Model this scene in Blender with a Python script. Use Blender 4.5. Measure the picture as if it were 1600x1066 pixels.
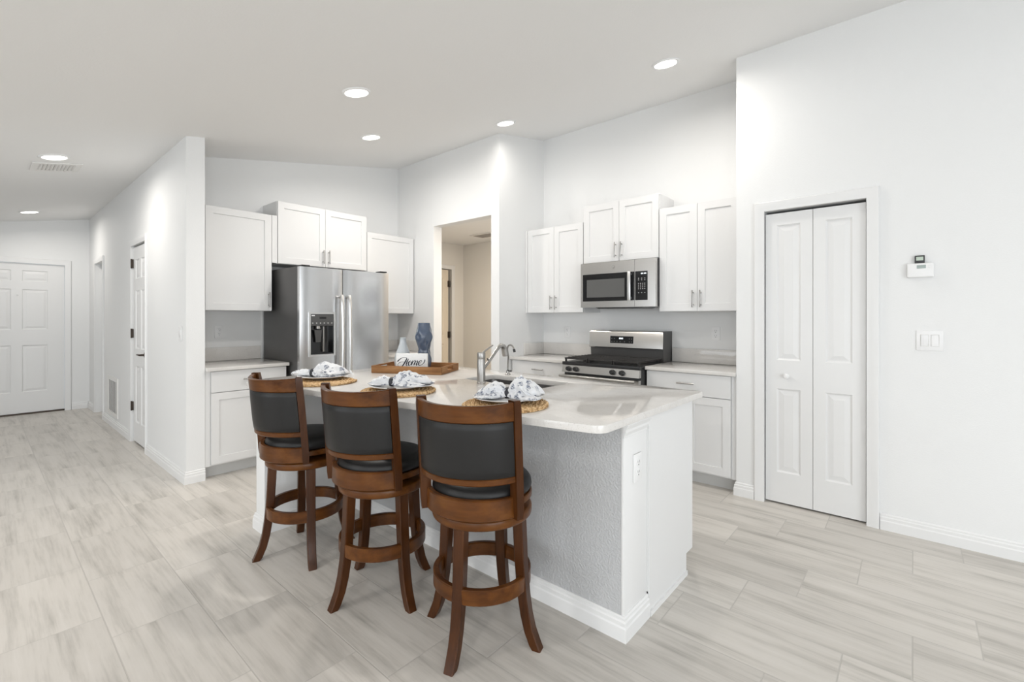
import bpy, bmesh, math, random
from math import sin, cos, pi, radians as R, sqrt, atan2, floor
from mathutils import Vector, Matrix, noise as mnoise

S = bpy.context.scene
for o in list(bpy.data.objects):
    bpy.data.objects.remove(o)
C = S.collection
random.seed(7)

# ------------------------------------------------------------------ camera, world, light, exposure
cam_d = bpy.data.cameras.new('camera')
cam_d.sensor_width = 36.0
cam_d.lens = 36.0 * 724.7 / 1600.0
cam_d.shift_y = -36.6 / 1600.0
cam_d.clip_start = 0.02
cam = bpy.data.objects.new('camera', cam_d)
cam.location = (0, 0, 1.30)
cam.rotation_euler = (pi / 2, 0, pi / 2 - 0.8574)
C.objects.link(cam)
S.camera = cam

S.view_settings.view_transform = 'Standard'
S.view_settings.look = 'None'
S.view_settings.exposure = -0.05
S.view_settings.gamma = 1.0
S.view_settings.use_curve_mapping = False

wd = bpy.data.worlds.new('daylight_sky')
S.world = wd
wd.use_nodes = True
bg = wd.node_tree.nodes['Background']
bg.inputs['Color'].default_value = (0.86, 0.93, 1.0, 1)
bg.inputs['Strength'].default_value = 1.6


def area(name, loc, rot, sx, sy, power, col, spread=pi):
    l = bpy.data.lights.new(name, 'AREA')
    l.shape = 'RECTANGLE'
    l.size, l.size_y = sx, sy
    l.energy = power
    l.color = col
    l.spread = spread
    o = bpy.data.objects.new(name, l)
    o.location, o.rotation_euler = loc, rot
    C.objects.link(o)
    return o


DAY = (0.93, 0.97, 1.0)
# daylight coming in at the living room windows (east sliding door, south windows)
area('daylight_east', (4.22, -0.75, 1.12), (0, R(90), 0), 2.05, 3.9, 105, DAY)
area('daylight_south', (1.5, -4.12, 1.25), (R(90), 0, 0), 3.4, 1.9, 48, DAY)
area('daylight_south_west', (-3.4, -4.12, 1.35), (R(90), 0, 0), 3.0, 1.7, 42, DAY)
LAMP_W = 9.0

# ------------------------------------------------------------------ node / material helpers


def srgb(r, g, b):
    f = lambda c: (c / 255 / 12.92) if c / 255 <= 0.04045 else ((c / 255 + 0.055) / 1.055) ** 2.4
    return (f(r), f(g), f(b), 1)


class NT:
    def __init__(s, name):
        s.m = bpy.data.materials.new(name)
        s.m.use_nodes = True
        s.t = s.m.node_tree
        s.b = s.t.nodes['Principled BSDF']

    def n(s, typ, **kw):
        x = s.t.nodes.new(typ)
        for k, v in kw.items():
            setattr(x, k, v)
        return x

    def l(s, a, b):
        s.t.links.new(a, b)

    def math(s, op, a, b=None, c=None):
        x = s.n('ShaderNodeMath', operation=op)
        for i, v in enumerate((a, b, c)):
            if v is None:
                continue
            if isinstance(v, (int, float)):
                x.inputs[i].default_value = v
            else:
                s.l(v, x.inputs[i])
        return x.outputs[0]

    def coord(s, scale=(1, 1, 1), loc=(0, 0, 0)):
        tc = s.n('ShaderNodeTexCoord')
        mp = s.n('ShaderNodeMapping')
        mp.inputs['Scale'].default_value = scale
        mp.inputs['Location'].default_value = loc
        s.l(tc.outputs['Object'], mp.inputs['Vector'])
        return mp.outputs['Vector']

    def noise(s, vec, scale, detail=3, rough=0.5):
        x = s.n('ShaderNodeTexNoise')
        x.inputs['Scale'].default_value = scale
        x.inputs['Detail'].default_value = detail
        x.inputs['Roughness'].default_value = rough
        if vec is not None:
            s.l(vec, x.inputs['Vector'])
        return x.outputs['Fac']

    def ramp(s, fac, stops):
        x = s.n('ShaderNodeValToRGB')
        e = x.color_ramp.elements
        while len(e) < len(stops):
            e.new(0.5)
        for i, (p, c) in enumerate(stops):
            e[i].position = p
            e[i].color = c if len(c) == 4 else (*c, 1)
        s.l(fac, x.inputs['Fac'])
        return x.outputs['Color']

    def mix(s, fac, a, b, mode='MIX'):
        x = s.n('ShaderNodeMix', data_type='RGBA', blend_type=mode)
        for i, v in ((0, fac), (6, a), (7, b)):
            if isinstance(v, (int, float)):
                x.inputs[i].default_value = v
            elif isinstance(v, tuple):
                x.inputs[i].default_value = v
            else:
                s.l(v, x.inputs[i])
        return x.outputs[2]

    def bump(s, h, strength, dist=0.002):
        x = s.n('ShaderNodeBump')
        x.inputs['Strength'].default_value = strength
        x.inputs['Distance'].default_value = dist
        s.l(h, x.inputs['Height'])
        s.l(x.outputs['Normal'], s.b.inputs['Normal'])

    def set(s, **kw):
        for k, v in kw.items():
            s.b.inputs[k.replace('_', ' ')].default_value = v


def plain(name, col, rough=0.5, metal=0.0, **kw):
    t = NT(name)
    t.set(Base_Color=col, Roughness=rough, Metallic=metal)
    for k, v in kw.items():
        t.b.inputs[k].default_value = v
    return t.m


def paint(name, col, rough=0.55, bump=0.25, scale=170, dist=0.0015):
    t = NT(name)
    t.set(Base_Color=col, Roughness=rough)
    v = t.coord()
    n = t.noise(v, scale, 3, 0.55)
    n2 = t.ramp(n, [(0.42, (0, 0, 0)), (0.62, (1, 1, 1))])
    t.bump(n2, bump, dist)
    return t.m


def emit(name, col, strength):
    t = NT(name)
    t.set(Base_Color=col, Emission_Color=col, Emission_Strength=strength)
    return t.m


M_wall = paint('wall_paint', (0.81, 0.814, 0.812, 1), 0.6, 0.12, 140)
M_pony = paint('textured_wall_paint', (0.53, 0.535, 0.543, 1), 0.6, 0.5, 105, 0.003)
M_ceil = paint('ceiling_paint', (0.87, 0.868, 0.862, 1), 0.7, 0.15, 90)
M_trim = plain('trim_paint', (0.80, 0.80, 0.797, 1), 0.35)
M_door = plain('door_paint', (0.79, 0.79, 0.787, 1), 0.38)
M_cab = plain('cabinet_paint', (0.765, 0.765, 0.763, 1), 0.36)
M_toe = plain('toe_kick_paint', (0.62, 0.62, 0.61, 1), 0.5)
M_plastic = plain('white_plastic', (0.84, 0.84, 0.84, 1), 0.3)
M_slot = plain('dark_slot', (0.10, 0.10, 0.10, 1), 0.6)
M_nickel = plain('brushed_nickel', (0.38, 0.37, 0.355, 1), 0.34, 1.0)
M_hsteel = plain('handle_steel', (0.70, 0.70, 0.695, 1), 0.28, 1.0)
M_pull = plain('cabinet_pull_nickel', (0.40, 0.39, 0.38, 1), 0.34, 1.0)
M_bronze = plain('dark_bronze', (0.075, 0.06, 0.05, 1), 0.4, 0.8)
M_black = plain('black_plastic', (0.018, 0.018, 0.019, 1), 0.35)
M_gloss = plain('black_glass', (0.012, 0.012, 0.013, 1), 0.08)
M_window_glass = plain('oven_window_glass', (0.12, 0.12, 0.118, 1), 0.12)
M_iron = plain('cast_iron', (0.022, 0.020, 0.019, 1), 0.55)
M_fside = plain('fridge_side_grey', (0.085, 0.083, 0.082, 1), 0.38, 0.3)
M_porc = plain('white_porcelain', (0.82, 0.83, 0.84, 1), 0.15)
M_ring = plain('navy_ring', (0.02, 0.022, 0.03, 1), 0.5)
M_ink = plain('black_ink', (0.015, 0.017, 0.03, 1), 0.6)
M_lens = emit('lamp_lens', (1.0, 0.965, 0.90, 1), 9.0)
M_led = emit('display_digits', (0.85, 0.95, 1.0, 1), 1.6)
M_btn = plain('button_print', (0.45, 0.45, 0.45, 1), 0.5)
M_lcd = plain('lcd_screen', (0.36, 0.42, 0.40, 1), 0.25)
M_vent = plain('vent_paint', (0.80, 0.79, 0.77, 1), 0.4)
M_dark = plain('painted_shade', (0.03, 0.028, 0.026, 1), 0.8)  # near-black walls paint the shade inside pantry, closets and back room
M_corr = paint('corridor_paint', (0.80, 0.78, 0.74, 1), 0.6, 0.12, 140)
M_glassw = plain('window_frame_white', (0.8, 0.8, 0.8, 1), 0.4)


def mk_steel(name, col, rough, axis):
    t = NT(name)
    t.set(Metallic=1.0)
    sc = [2.0, 2.0, 2.0]
    for i in range(3):
        if i != axis:
            sc[i] = 900.0
    v = t.coord(tuple(sc))
    n = t.noise(v, 1.0, 2, 0.5)
    c = t.ramp(n, [(0.3, tuple(x * 0.985 for x in col)), (0.7, col)])
    t.l(c, t.b.inputs['Base Color'])
    rr = t.n('ShaderNodeMapRange')
    rr.inputs[3].default_value = rough - 0.02
    rr.inputs[4].default_value = rough + 0.02
    t.l(n, rr.inputs[0])
    t.l(rr.outputs[0], t.b.inputs['Roughness'])
    return t.m


M_steel = mk_steel('stainless_steel', (0.60, 0.585, 0.565), 0.25, 0)
M_steel_f = mk_steel('fridge_stainless', (0.64, 0.645, 0.655), 0.22, 0)
M_sink = mk_steel('sink_steel', (0.20, 0.195, 0.19), 0.42, 0)


def mk_quartz():
    t = NT('quartz_stone')
    v = t.coord()
    vein = t.noise(t.coord((1.0, 2.2, 1.0)), 3.0, 6, 0.62)
    c1 = t.ramp(vein, [(0.44, (0.70, 0.68, 0.655)), (0.50, (0.68, 0.66, 0.635)), (0.56, (0.712, 0.692, 0.667))])
    speck = t.noise(v, 210, 2, 0.5)
    sp = t.ramp(speck, [(0.60, (1, 1, 1)), (0.72, (0.80, 0.785, 0.77))])
    blot = t.noise(v, 42, 3, 0.6)
    bl = t.ramp(blot, [(0.60, (1, 1, 1)), (0.76, (0.89, 0.88, 0.87))])
    c = t.mix(1.0, t.mix(1.0, c1, sp, 'MULTIPLY'), bl, 'MULTIPLY')
    t.l(c, t.b.inputs['Base Color'])
    t.set(Roughness=0.07)
    return t.m


M_quartz = mk_quartz()


def mk_wood(name, dark, mid, light, axis, rough=0.3, scale=1.0, coat=0.10):
    t = NT(name)
    sc = [26 * scale] * 3
    sc[axis] = 2.2 * scale
    v = t.coord(tuple(sc))
    n = t.noise(v, 1.0, 5, 0.6)
    n2 = t.noise(t.coord((3, 3, 3)), 1.6, 2, 0.5)
    f = t.math('ADD', t.math('MULTIPLY', n, 0.7), t.math('MULTIPLY', n2, 0.3))
    c = t.ramp(f, [(0.34, dark), (0.5, mid), (0.66, light)])
    t.l(c, t.b.inputs['Base Color'])
    t.set(Roughness=rough, Coat_Weight=coat, Coat_Roughness=0.12)
    t.b.inputs['Specular IOR Level'].default_value = 0.2
    t.bump(n, 0.05, 0.001)
    return t.m


WD, WM, WL = (0.056, 0.0172, 0.0032), (0.098, 0.0325, 0.0060), (0.145, 0.052, 0.0105)
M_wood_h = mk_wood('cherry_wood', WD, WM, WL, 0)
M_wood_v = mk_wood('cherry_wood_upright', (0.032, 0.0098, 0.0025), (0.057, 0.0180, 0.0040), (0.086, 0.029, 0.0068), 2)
M_tray = mk_wood('tray_mango_wood', (0.15, 0.066, 0.026), (0.33, 0.165, 0.068), (0.47, 0.26, 0.12), 0, 0.6, 1.2, 0.0)


def mk_leather():
    t = NT('black_leather')
    t.set(Base_Color=(0.014, 0.0135, 0.0135, 1), Roughness=0.40)
    t.b.inputs['Specular IOR Level'].default_value = 0.30
    n = t.noise(t.coord(), 420, 2, 0.5)
    t.bump(n, 0.12, 0.001)
    return t.m


M_leather = mk_leather()


def mk_straw():
    t = NT('woven_straw')
    v = t.coord()
    n = t.noise(v, 95, 3, 0.6)
    c = t.ramp(n, [(0.30, (0.16, 0.075, 0.028)), (0.43, (0.50, 0.30, 0.13)), (0.56, (0.72, 0.50, 0.27)), (0.72, (0.80, 0.62, 0.38))])
    t.l(c, t.b.inputs['Base Color'])
    t.set(Roughness=0.75)
    t.bump(t.noise(t.coord(), 500, 2, 0.5), 0.3, 0.001)
    return t.m


M_straw = mk_straw()


def mk_napkin():
    t = NT('printed_cotton')
    v = t.coord()
    nz = t.n('ShaderNodeTexNoise')
    nz.inputs['Scale'].default_value = 60
    t.l(v, nz.inputs['Vector'])
    off = t.mix(0.02, v, nz.outputs['Color'], 'LINEAR_LIGHT')
    vo = t.n('ShaderNodeTexVoronoi')
    vo.inputs['Scale'].default_value = 30
    t.l(off, vo.inputs['Vector'])
    m1 = t.ramp(vo.outputs['Distance'], [(0.34, (1, 1, 1)), (0.46, (0, 0, 0))])
    vein = t.noise(v, 190, 3, 0.6)
    m2 = t.ramp(vein, [(0.42, (0.12, 0.12, 0.12)), (0.56, (1, 1, 1))])
    m = t.mix(1.0, m1, m2, 'MULTIPLY')
    pick = t.ramp(vo.outputs['Color'], [(0.30, (0, 0, 0)), (0.34, (1, 1, 1))])
    m = t.mix(1.0, m, pick, 'MULTIPLY')
    c = t.mix(m, (0.78, 0.79, 0.81, 1), (0.075, 0.10, 0.17, 1))
    t.l(c, t.b.inputs['Base Color'])
    t.set(Roughness=0.85)
    return t.m


M_napkin = mk_napkin()
M_bluevase = plain('blue_glaze', (0.060, 0.085, 0.135, 1), 0.07, 0.0, **{'Coat Weight': 0.7, 'Coat Roughness': 0.04})
M_palevase = plain('pale_grey_glaze', (0.50, 0.54, 0.57, 1), 0.22)


def mk_sign():
    t = NT('painted_board')
    n = t.noise(t.coord((3, 3, 30)), 6, 4, 0.6)
    c = t.ramp(n, [(0.35, (0.76, 0.77, 0.77)), (0.6, (0.83, 0.84, 0.84))])
    t.l(c, t.b.inputs['Base Color'])
    t.set(Roughness=0.6)
    return t.m


M_board = mk_sign()


def mk_floor():
    t = NT('floor_tile')
    tc = t.n('ShaderNodeTexCoord')
    sp = t.n('ShaderNodeSeparateXYZ')
    t.l(tc.outputs['Object'], sp.inputs[0])
    X, Y = sp.outputs[0], sp.outputs[1]
    PY, PX = 0.3055, 0.6140
    fy0 = t.math('DIVIDE', t.math('SUBTRACT', Y, 0.360), PY)
    row = t.math('FLOOR', fy0)
    fy = t.math('SUBTRACT', fy0, row)
    xs = t.math('ADD', X, 0.617)
    xs = t.math('SUBTRACT', xs, t.math('MULTIPLY', t.math('SUBTRACT', row, 6.0), 0.2047))
    fx0 = t.math('DIVIDE', xs, PX)
    col = t.math('FLOOR', fx0)
    fx = t.math('SUBTRACT', fx0, col)
    dx = t.math('MULTIPLY', t.math('MINIMUM', fx, t.math('SUBTRACT', 1.0, fx)), PX)
    dy = t.math('MULTIPLY', t.math('MINIMUM', fy, t.math('SUBTRACT', 1.0, fy)), PY)
    d = t.math('MINIMUM', dx, dy)
    g = t.n('ShaderNodeMapRange')
    g.inputs[1].default_value = 0.0018
    g.inputs[2].default_value = 0.0030
    g.inputs[3].default_value = 1.0
    g.inputs[4].default_value = 0.0
    t.l(d, g.inputs[0])
    grout = g.outputs[0]
    cb = t.n('ShaderNodeCombineXYZ')
    t.l(row, cb.inputs[0])
    t.l(col, cb.inputs[1])
    wn = t.n('ShaderNodeTexWhiteNoise', noise_dimensions='3D')
    t.l(cb.outputs[0], wn.inputs['Vector'])
    rnd = wn.outputs['Value']
    # streaks that run along each tile
    v1 = t.n('ShaderNodeCombineXYZ')
    t.l(t.math('ADD', t.math('MULTIPLY', X, 1.3), t.math('MULTIPLY', rnd, 41.0)), v1.inputs[0])
    t.l(t.math('ADD', t.math('MULTIPLY', Y, 15.0), t.math('MULTIPLY', rnd, 17.0)), v1.inputs[1])
    s1 = t.noise(v1.outputs[0], 1.0, 5, 0.62)
    v2 = t.n('ShaderNodeCombineXYZ')
    t.l(t.math('ADD', t.math('MULTIPLY', X, 3.0), t.math('MULTIPLY', rnd, 23.0)), v2.inputs[0])
    t.l(t.math('MULTIPLY', Y, 70.0), v2.inputs[1])
    s2 = t.noise(v2.outputs[0], 1.0, 3, 0.6)
    v3 = t.n('ShaderNodeCombineXYZ')
    t.l(t.math('ADD', t.math('MULTIPLY', X, 2.2), t.math('MULTIPLY', rnd, 9.0)), v3.inputs[0])
    t.l(t.math('MULTIPLY', Y, 5.0), v3.inputs[1])
    s3 = t.noise(v3.outputs[0], 1.0, 4, 0.6)
    f = t.math('ADD', t.math('ADD', t.math('MULTIPLY', s1, 0.55), t.math('MULTIPLY', s2, 0.2)), t.math('MULTIPLY', s3, 0.25))
    c = t.ramp(f, [(0.35, (0.395, 0.37, 0.335)), (0.43, (0.55, 0.52, 0.478)), (0.51, (0.655, 0.62, 0.573)), (0.64, (0.715, 0.68, 0.635))])
    tone = t.math('ADD', 0.86, t.math('MULTIPLY', rnd, 0.14))
    c = t.mix(1.0, c, t.ramp(tone, [(0, (0, 0, 0)), (1, (1, 1, 1))]), 'MULTIPLY')
    c = t.mix(grout, c, (0.50, 0.475, 0.44, 1))
    t.l(c, t.b.inputs['Base Color'])
    t.set(Roughness=0.38)
    h = t.math('SUBTRACT', 1.0, grout)
    t.bump(h, 0.5, 0.0012)
    return t.m


M_floor = mk_floor()

# ------------------------------------------------------------------ mesh helpers


class MB:
    def __init__(s):
        s.v, s.f = [], []

    def add(s, vs, fs):
        b = len(s.v)
        s.v += [tuple(p) for p in vs]
        s.f += [tuple(b + i for i in f) for f in fs]
        return s

    def box(s, a, b, bev=0.0, seg=2):
        x0, y0, z0 = (min(a[i], b[i]) for i in range(3))
        x1, y1, z1 = (max(a[i], b[i]) for i in range(3))
        if bev <= 0:
            vs = [(x0, y0, z0), (x1, y0, z0), (x1, y1, z0), (x0, y1, z0), (x0, y0, z1), (x1, y0, z1), (x1, y1, z1), (x0, y1, z1)]
            return s.add(vs, [(0, 3, 2, 1), (4, 5, 6, 7), (0, 1, 5, 4), (1, 2, 6, 5), (2, 3, 7, 6), (3, 0, 4, 7)])
        bm = bmesh.new()
        bmesh.ops.create_cube(bm, size=1)
        for v in bm.verts:
            v.co = Vector(((x0 + x1) / 2 + v.co.x * (x1 - x0), (y0 + y1) / 2 + v.co.y * (y1 - y0), (z0 + z1) / 2 + v.co.z * (z1 - z0)))
        bmesh.ops.bevel(bm, geom=bm.edges[:], offset=bev, segments=seg, profile=0.6, affect='EDGES')
        return s.addbm(bm)

    def addbm(s, bm):
        bm.verts.index_update()
        s.add([v.co[:] for v in bm.verts], [[v.index for v in f.verts] for f in bm.faces])
        bm.free()
        return s

    def lathe(s, prof, n=32, c=(0, 0, 0), axis='z', cap=True, mod=None):
        b = len(s.v)
        vs = []
        for (r, z) in prof:
            for k in range(n):
                a = 2 * pi * k / n
                rr = r * (mod(a, z) if mod else 1)
                p = (rr * cos(a), rr * sin(a), z)
                if axis == 'y':
                    p = (p[0], p[2], -p[1])
                elif axis == 'x':
                    p = (p[2], p[0], p[1])
                vs.append((p[0] + c[0], p[1] + c[1], p[2] + c[2]))
        fs = []
        for i in range(len(prof) - 1):
            for k in range(n):
                k2 = (k + 1) % n
                fs.append((i * n + k, i * n + k2, (i + 1) * n + k2, (i + 1) * n + k))
        if cap:
            fs.append(tuple(range(n - 1, -1, -1)))
            m = (len(prof) - 1) * n
            fs.append(tuple(m + k for k in range(n)))
        return s.add(vs, fs)

    def cyl(s, c, r, h, n=24, axis='z', bev=0.0):
        if bev:
            pr = [(r - bev, 0), (r, bev), (r, h - bev), (r - bev, h)]
        else:
            pr = [(r, 0), (r, h)]
        return s.lathe(pr, n, c, axis)

    def tube(s, path, r, n=10, closed=False):
        P = [Vector(p) for p in path]
        m = len(P)
        rs = r if isinstance(r, (list, tuple)) else [r] * m
        vs, fs = [], []
        up = None
        for i, p in enumerate(P):
            a = P[i - 1] if (i > 0 or closed) else P[i]
            b = P[(i + 1) % m] if (i < m - 1 or closed) else P[i]
            d = (b - a).normalized()
            if up is None:
                up = Vector((0, 0, 1)) if abs(d.z) < 0.9 else Vector((1, 0, 0))
            sd = d.cross(up)
            if sd.length < 1e-5:
                sd = d.orthogonal()
            sd.normalize()
            u = sd.cross(d)
            up = u
            for k in range(n):
                q = 2 * pi * k / n
                vs.append(p + (sd * cos(q) + u * sin(q)) * rs[i])
        rng = m if closed else m - 1
        for i in range(rng):
            j = (i + 1) % m
            for k in range(n):
                k2 = (k + 1) % n
                fs.append((i * n + k, j * n + k, j * n + k2, i * n + k2))
        if not closed:
            fs.append(tuple(range(n)))
            fs.append(tuple((m - 1) * n + k for k in range(n - 1, -1, -1)))
        return s.add(vs, fs)

    def arc(s, sec, a0, a1, n, closed=False):
        """cross-section [(r,z)] swept about z from angle a0 to a1"""
        k = len(sec)
        vs, fs = [], []
        m = n if closed else n + 1
        for i in range(m):
            a = a0 + (a1 - a0) * i / n
            for (r, z) in sec:
                vs.append((r * cos(a), r * sin(a), z))
        for i in range(n):
            j = (i + 1) % m
            for q in range(k):
                q2 = (q + 1) % k
                fs.append((i * k + q, j * k + q, j * k + q2, i * k + q2))
        if not closed:
            fs.append(tuple(range(k - 1, -1, -1)))
            fs.append(tuple((m - 1) * k + q for q in range(k)))
        return s.add(vs, fs)

    def prism(s, poly, z0, z1):
        n = len(poly)
        vs = [(x, y, z0) for x, y in poly] + [(x, y, z1) for x, y in poly]
        fs = [tuple(range(n - 1, -1, -1)), tuple(range(n, 2 * n))]
        fs += [(i, (i + 1) % n, n + (i + 1) % n, n + i) for i in range(n)]
        return s.add(vs, fs)

    def extr(s, poly, axis, a, b):
        """2D polygon extruded along an axis: 'x' -> poly is (y,z); 'y' -> (x,z)"""
        n = len(poly)
        f = (lambda p, t: (t, p[0], p[1])) if axis == 'x' else (lambda p, t: (p[0], t, p[1]))
        vs = [f(p, a) for p in poly] + [f(p, b) for p in poly]
        fs = [tuple(range(n)), tuple(range(2 * n - 1, n - 1, -1))]
        fs += [(i, n + i, n + (i + 1) % n, (i + 1) % n) for i in range(n)]
        return s.add(vs, fs)

    def plate(s, x0, x1, z0, z1, holes, y0, y1):
        """upright slab (front y0, back y1) with rectangular holes [(xa,xb,za,zb)]"""
        xs = sorted({x0, x1, *[h[0] for h in holes], *[h[1] for h in holes]})
        zs = sorted({z0, z1, *[h[2] for h in holes], *[h[3] for h in holes]})
        xs = [x for x in xs if x0 <= x <= x1]
        zs = [z for z in zs if z0 <= z <= z1]
        inside = lambda i, j: 0 <= i < len(xs) - 1 and 0 <= j < len(zs) - 1 and not any(
            h[0] - 1e-6 <= xs[i] and xs[i + 1] <= h[1] + 1e-6 and h[2] - 1e-6 <= zs[j] and zs[j + 1] <= h[3] + 1e-6 for h in holes)
        vid = {}
        vs, fs = [], []

        def V(i, j, k):
            if (i, j, k) not in vid:
                vid[(i, j, k)] = len(vs)
                vs.append((xs[i], (y0, y1)[k], zs[j]))
            return vid[(i, j, k)]
        for i in range(len(xs) - 1):
            for j in range(len(zs) - 1):
                if not inside(i, j):
                    continue
                fs.append((V(i, j, 0), V(i + 1, j, 0), V(i + 1, j + 1, 0), V(i, j + 1, 0)))
                fs.append((V(i, j, 1), V(i, j + 1, 1), V(i + 1, j + 1, 1), V(i + 1, j, 1)))
                if not inside(i - 1, j):
                    fs.append((V(i, j, 0), V(i, j + 1, 0), V(i, j + 1, 1), V(i, j, 1)))
                if not inside(i + 1, j):
                    fs.append((V(i + 1, j, 0), V(i + 1, j, 1), V(i + 1, j + 1, 1), V(i + 1, j + 1, 0)))
                if not inside(i, j - 1):
                    fs.append((V(i, j, 0), V(i, j, 1), V(i + 1, j, 1), V(i + 1, j, 0)))
                if not inside(i, j + 1):
                    fs.append((V(i, j + 1, 0), V(i + 1, j + 1, 0), V(i + 1, j + 1, 1), V(i, j + 1, 1)))
        return s.add(vs, fs)

    def leaf(s, x0, x1, z0, z1, yf, t, panels, rings):
        """door leaf, front at y=yf (faces -y), panels sunk by rings [(inset, depth)]"""
        xs = sorted({x0, x1, *[p[0] for p in panels], *[p[1] for p in panels]})
        zs = sorted({z0, z1, *[p[2] for p in panels], *[p[3] for p in panels]})
        vid, vs, fs = {}, [], []

        def V(i, j):
            if (i, j) not in vid:
                vid[(i, j)] = len(vs)
                vs.append((xs[i], yf, zs[j]))
            return vid[(i, j)]
        for i in range(len(xs) - 1):
            for j in range(len(zs) - 1):
                hit = [p for p in panels if p[0] - 1e-6 <= xs[i] and xs[i + 1] <= p[1] + 1e-6 and p[2] - 1e-6 <= zs[j] and zs[j + 1] <= p[3] + 1e-6]
                q = [V(i, j), V(i + 1, j), V(i + 1, j + 1), V(i, j + 1)]
                if not hit:
                    fs.append(tuple(q))
                    continue
                xa, xb, za, zb = xs[i], xs[i + 1], zs[j], zs[j + 1]
                prev = q
                for ins, dep in rings:
                    b = len(vs)
                    vs += [(xa + ins, yf + dep, za + ins), (xb - ins, yf + dep, za + ins), (xb - ins, yf + dep, zb - ins), (xa + ins, yf + dep, zb - ins)]
                    cur = [b, b + 1, b + 2, b + 3]
                    for e in range(4):
                        e2 = (e + 1) % 4
                        fs.append((prev[e], prev[e2], cur[e2], cur[e]))
                    prev = cur
                fs.append(tuple(prev))
        nx, nz = len(xs) - 1, len(zs) - 1
        loop = [V(i, 0) for i in range(nx)] + [V(nx, j) for j in range(nz)] + [V(i, nz) for i in range(nx, 0, -1)] + [V(0, j) for j in range(nz, 0, -1)]
        b = len(vs)
        vs += [(vs[i][0], yf + t, vs[i][2]) for i in loop]
        n = len(loop)
        for e in range(n):
            e2 = (e + 1) % n
            fs.append((loop[e2], loop[e], b + e, b + e2))
        fs.append(tuple(b + e for e in range(n - 1, -1, -1)))
        return s.add(vs, fs)

    def map(s, fn):
        s.v = [tuple(fn(Vector(p))) for p in s.v]
        return s

    def mesh(s, name, mat, smooth=True, angle=35):
        me = bpy.data.meshes.new(name)
        me.from_pydata(s.v, [], s.f)
        bm = bmesh.new()
        bm.from_mesh(me)
        bmesh.ops.recalc_face_normals(bm, faces=bm.faces[:])
        bm.to_mesh(me)
        bm.free()
        if smooth:
            me.polygons.foreach_set('use_smooth', [True] * len(me.polygons))
            me.set_sharp_from_angle(angle=R(angle))
        me.materials.append(mat)
        return me

    def build(s, name, mat, parent=None, smooth=True, angle=35, label=None, rotz=0):
        o = bpy.data.objects.new(name, s.mesh(name, mat, smooth, angle))
        C.objects.link(o)
        if parent:
            o.parent = parent
        if label:
            o['label'] = label
        if rotz:
            o.rotation_euler = (0, 0, rotz)
        return o


def tag(o, label, cat, group=None, kind=None):
    o['label'] = label
    o['category'] = cat
    if group:
        o['group'] = group
    if kind:
        o['kind'] = kind
    return o


def thing(name, label, cat, loc=(0, 0, 0), rotz=0, group=None, rot=None):
    o = bpy.data.objects.new(name, None)
    o.empty_display_size = 0.1
    C.objects.link(o)
    o.location = loc
    o.rotation_euler = rot if rot else (0, 0, rotz)
    return tag(o, label, cat, group)


def struct(name, mb, mat, parent=None, label=None, cat=None, **kw):
    o = mb.build(name, mat, parent, **kw)
    if not parent:
        o['kind'] = 'structure'
        if label:
            o['label'] = label
        if cat:
            o['category'] = cat
    return o


def sroot(name, label, cat, loc=(0, 0, 0), rotz=0):
    o = thing(name, label, cat, loc, rotz)
    o['kind'] = 'structure'
    return o


def dup(root, loc, rotz=None, label=None):
    r = root.copy()
    C.objects.link(r)
    r.location = loc
    if rotz is not None:
        r.rotation_euler = (0, 0, rotz)
    if label:
        r['label'] = label
    for ch in list(root.children):
        c = ch.copy()
        C.objects.link(c)
        c.parent = r
        for g in list(ch.children):
            d = g.copy()
            C.objects.link(d)
            d.parent = c
    return r


def zc(y):
    return 2.715 + 0.189 * (max(y, -0.5) - 1.07)


# ------------------------------------------------------------------ the room shell
YP, YR, YD, YH = 3.648, 4.2224, 3.4736, 1.070     # fronts of pantry, range, doorway, hall walls
XF, XJ, XE, XD = -4.9088, -3.1782, -0.982, -9.00   # fridge wall, jog, pantry corner, front door wall

struct('floor', MB().box((-9.3, -4.4, -0.1), (4.5, 5.4, 0)), M_floor, label='pale greige rectangular floor tiles laid in a third offset', cat='floor')

# ceiling: one slope rising towards the range wall, flat over the living side
t = 0.12
ce = MB()
ys = [-4.4, -0.5, 5.4]
for z_off in (0,):
    prof = [(-4.4, zc(-0.5)), (-0.5, zc(-0.5)), (4.40, zc(4.40)), (4.40, zc(4.40) + t), (-0.5, zc(-0.5) + t), (-4.4, zc(-0.5) + t)]
    ce.extr(prof, 'x', -9.3, 4.5)
struct('ceiling', ce, M_ceil, smooth=False, label='white sloped ceiling over kitchen and hall', cat='ceiling')

pantry_hole = (-0.797, -0.222, 0, 2.045)
struct('wall_right', MB().plate(XE, 4.3, 0, zc(YP) + 0.02, [(-0.80, -0.219, 0, 2.048)], YP, YP + 0.115), M_wall, smooth=False, label='white wall with pantry door and thermostat', cat='wall')
b = MB().extr([(YP + 0.115, 0), (YR + 0.12, 0), (YR + 0.12, zc(YR + 0.12) + 0.02), (YP + 0.115, zc(YP + 0.115) + 0.02)], 'x', XE, XE + 0.11)
struct('wall_alcove', b, M_wall, smooth=False, label='short return wall beside the pantry', cat='wall')
struct('wall_range', MB().plate(XJ, XE, 0, zc(YR) + 0.02, [], YR, YR + 0.12), M_wall, smooth=False, label='white wall behind range and microwave', cat='wall')
b = MB().extr([(YD + 0.12, 0), (YR + 0.12, 0), (YR + 0.12, zc(YR + 0.12) + 0.02), (YD + 0.12, zc(YD + 0.12) + 0.02)], 'x', XJ - 0.11, XJ)
struct('wall_jog', b, M_wall, smooth=False, label='narrow white wall between doorway and range counter', cat='wall')
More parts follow.
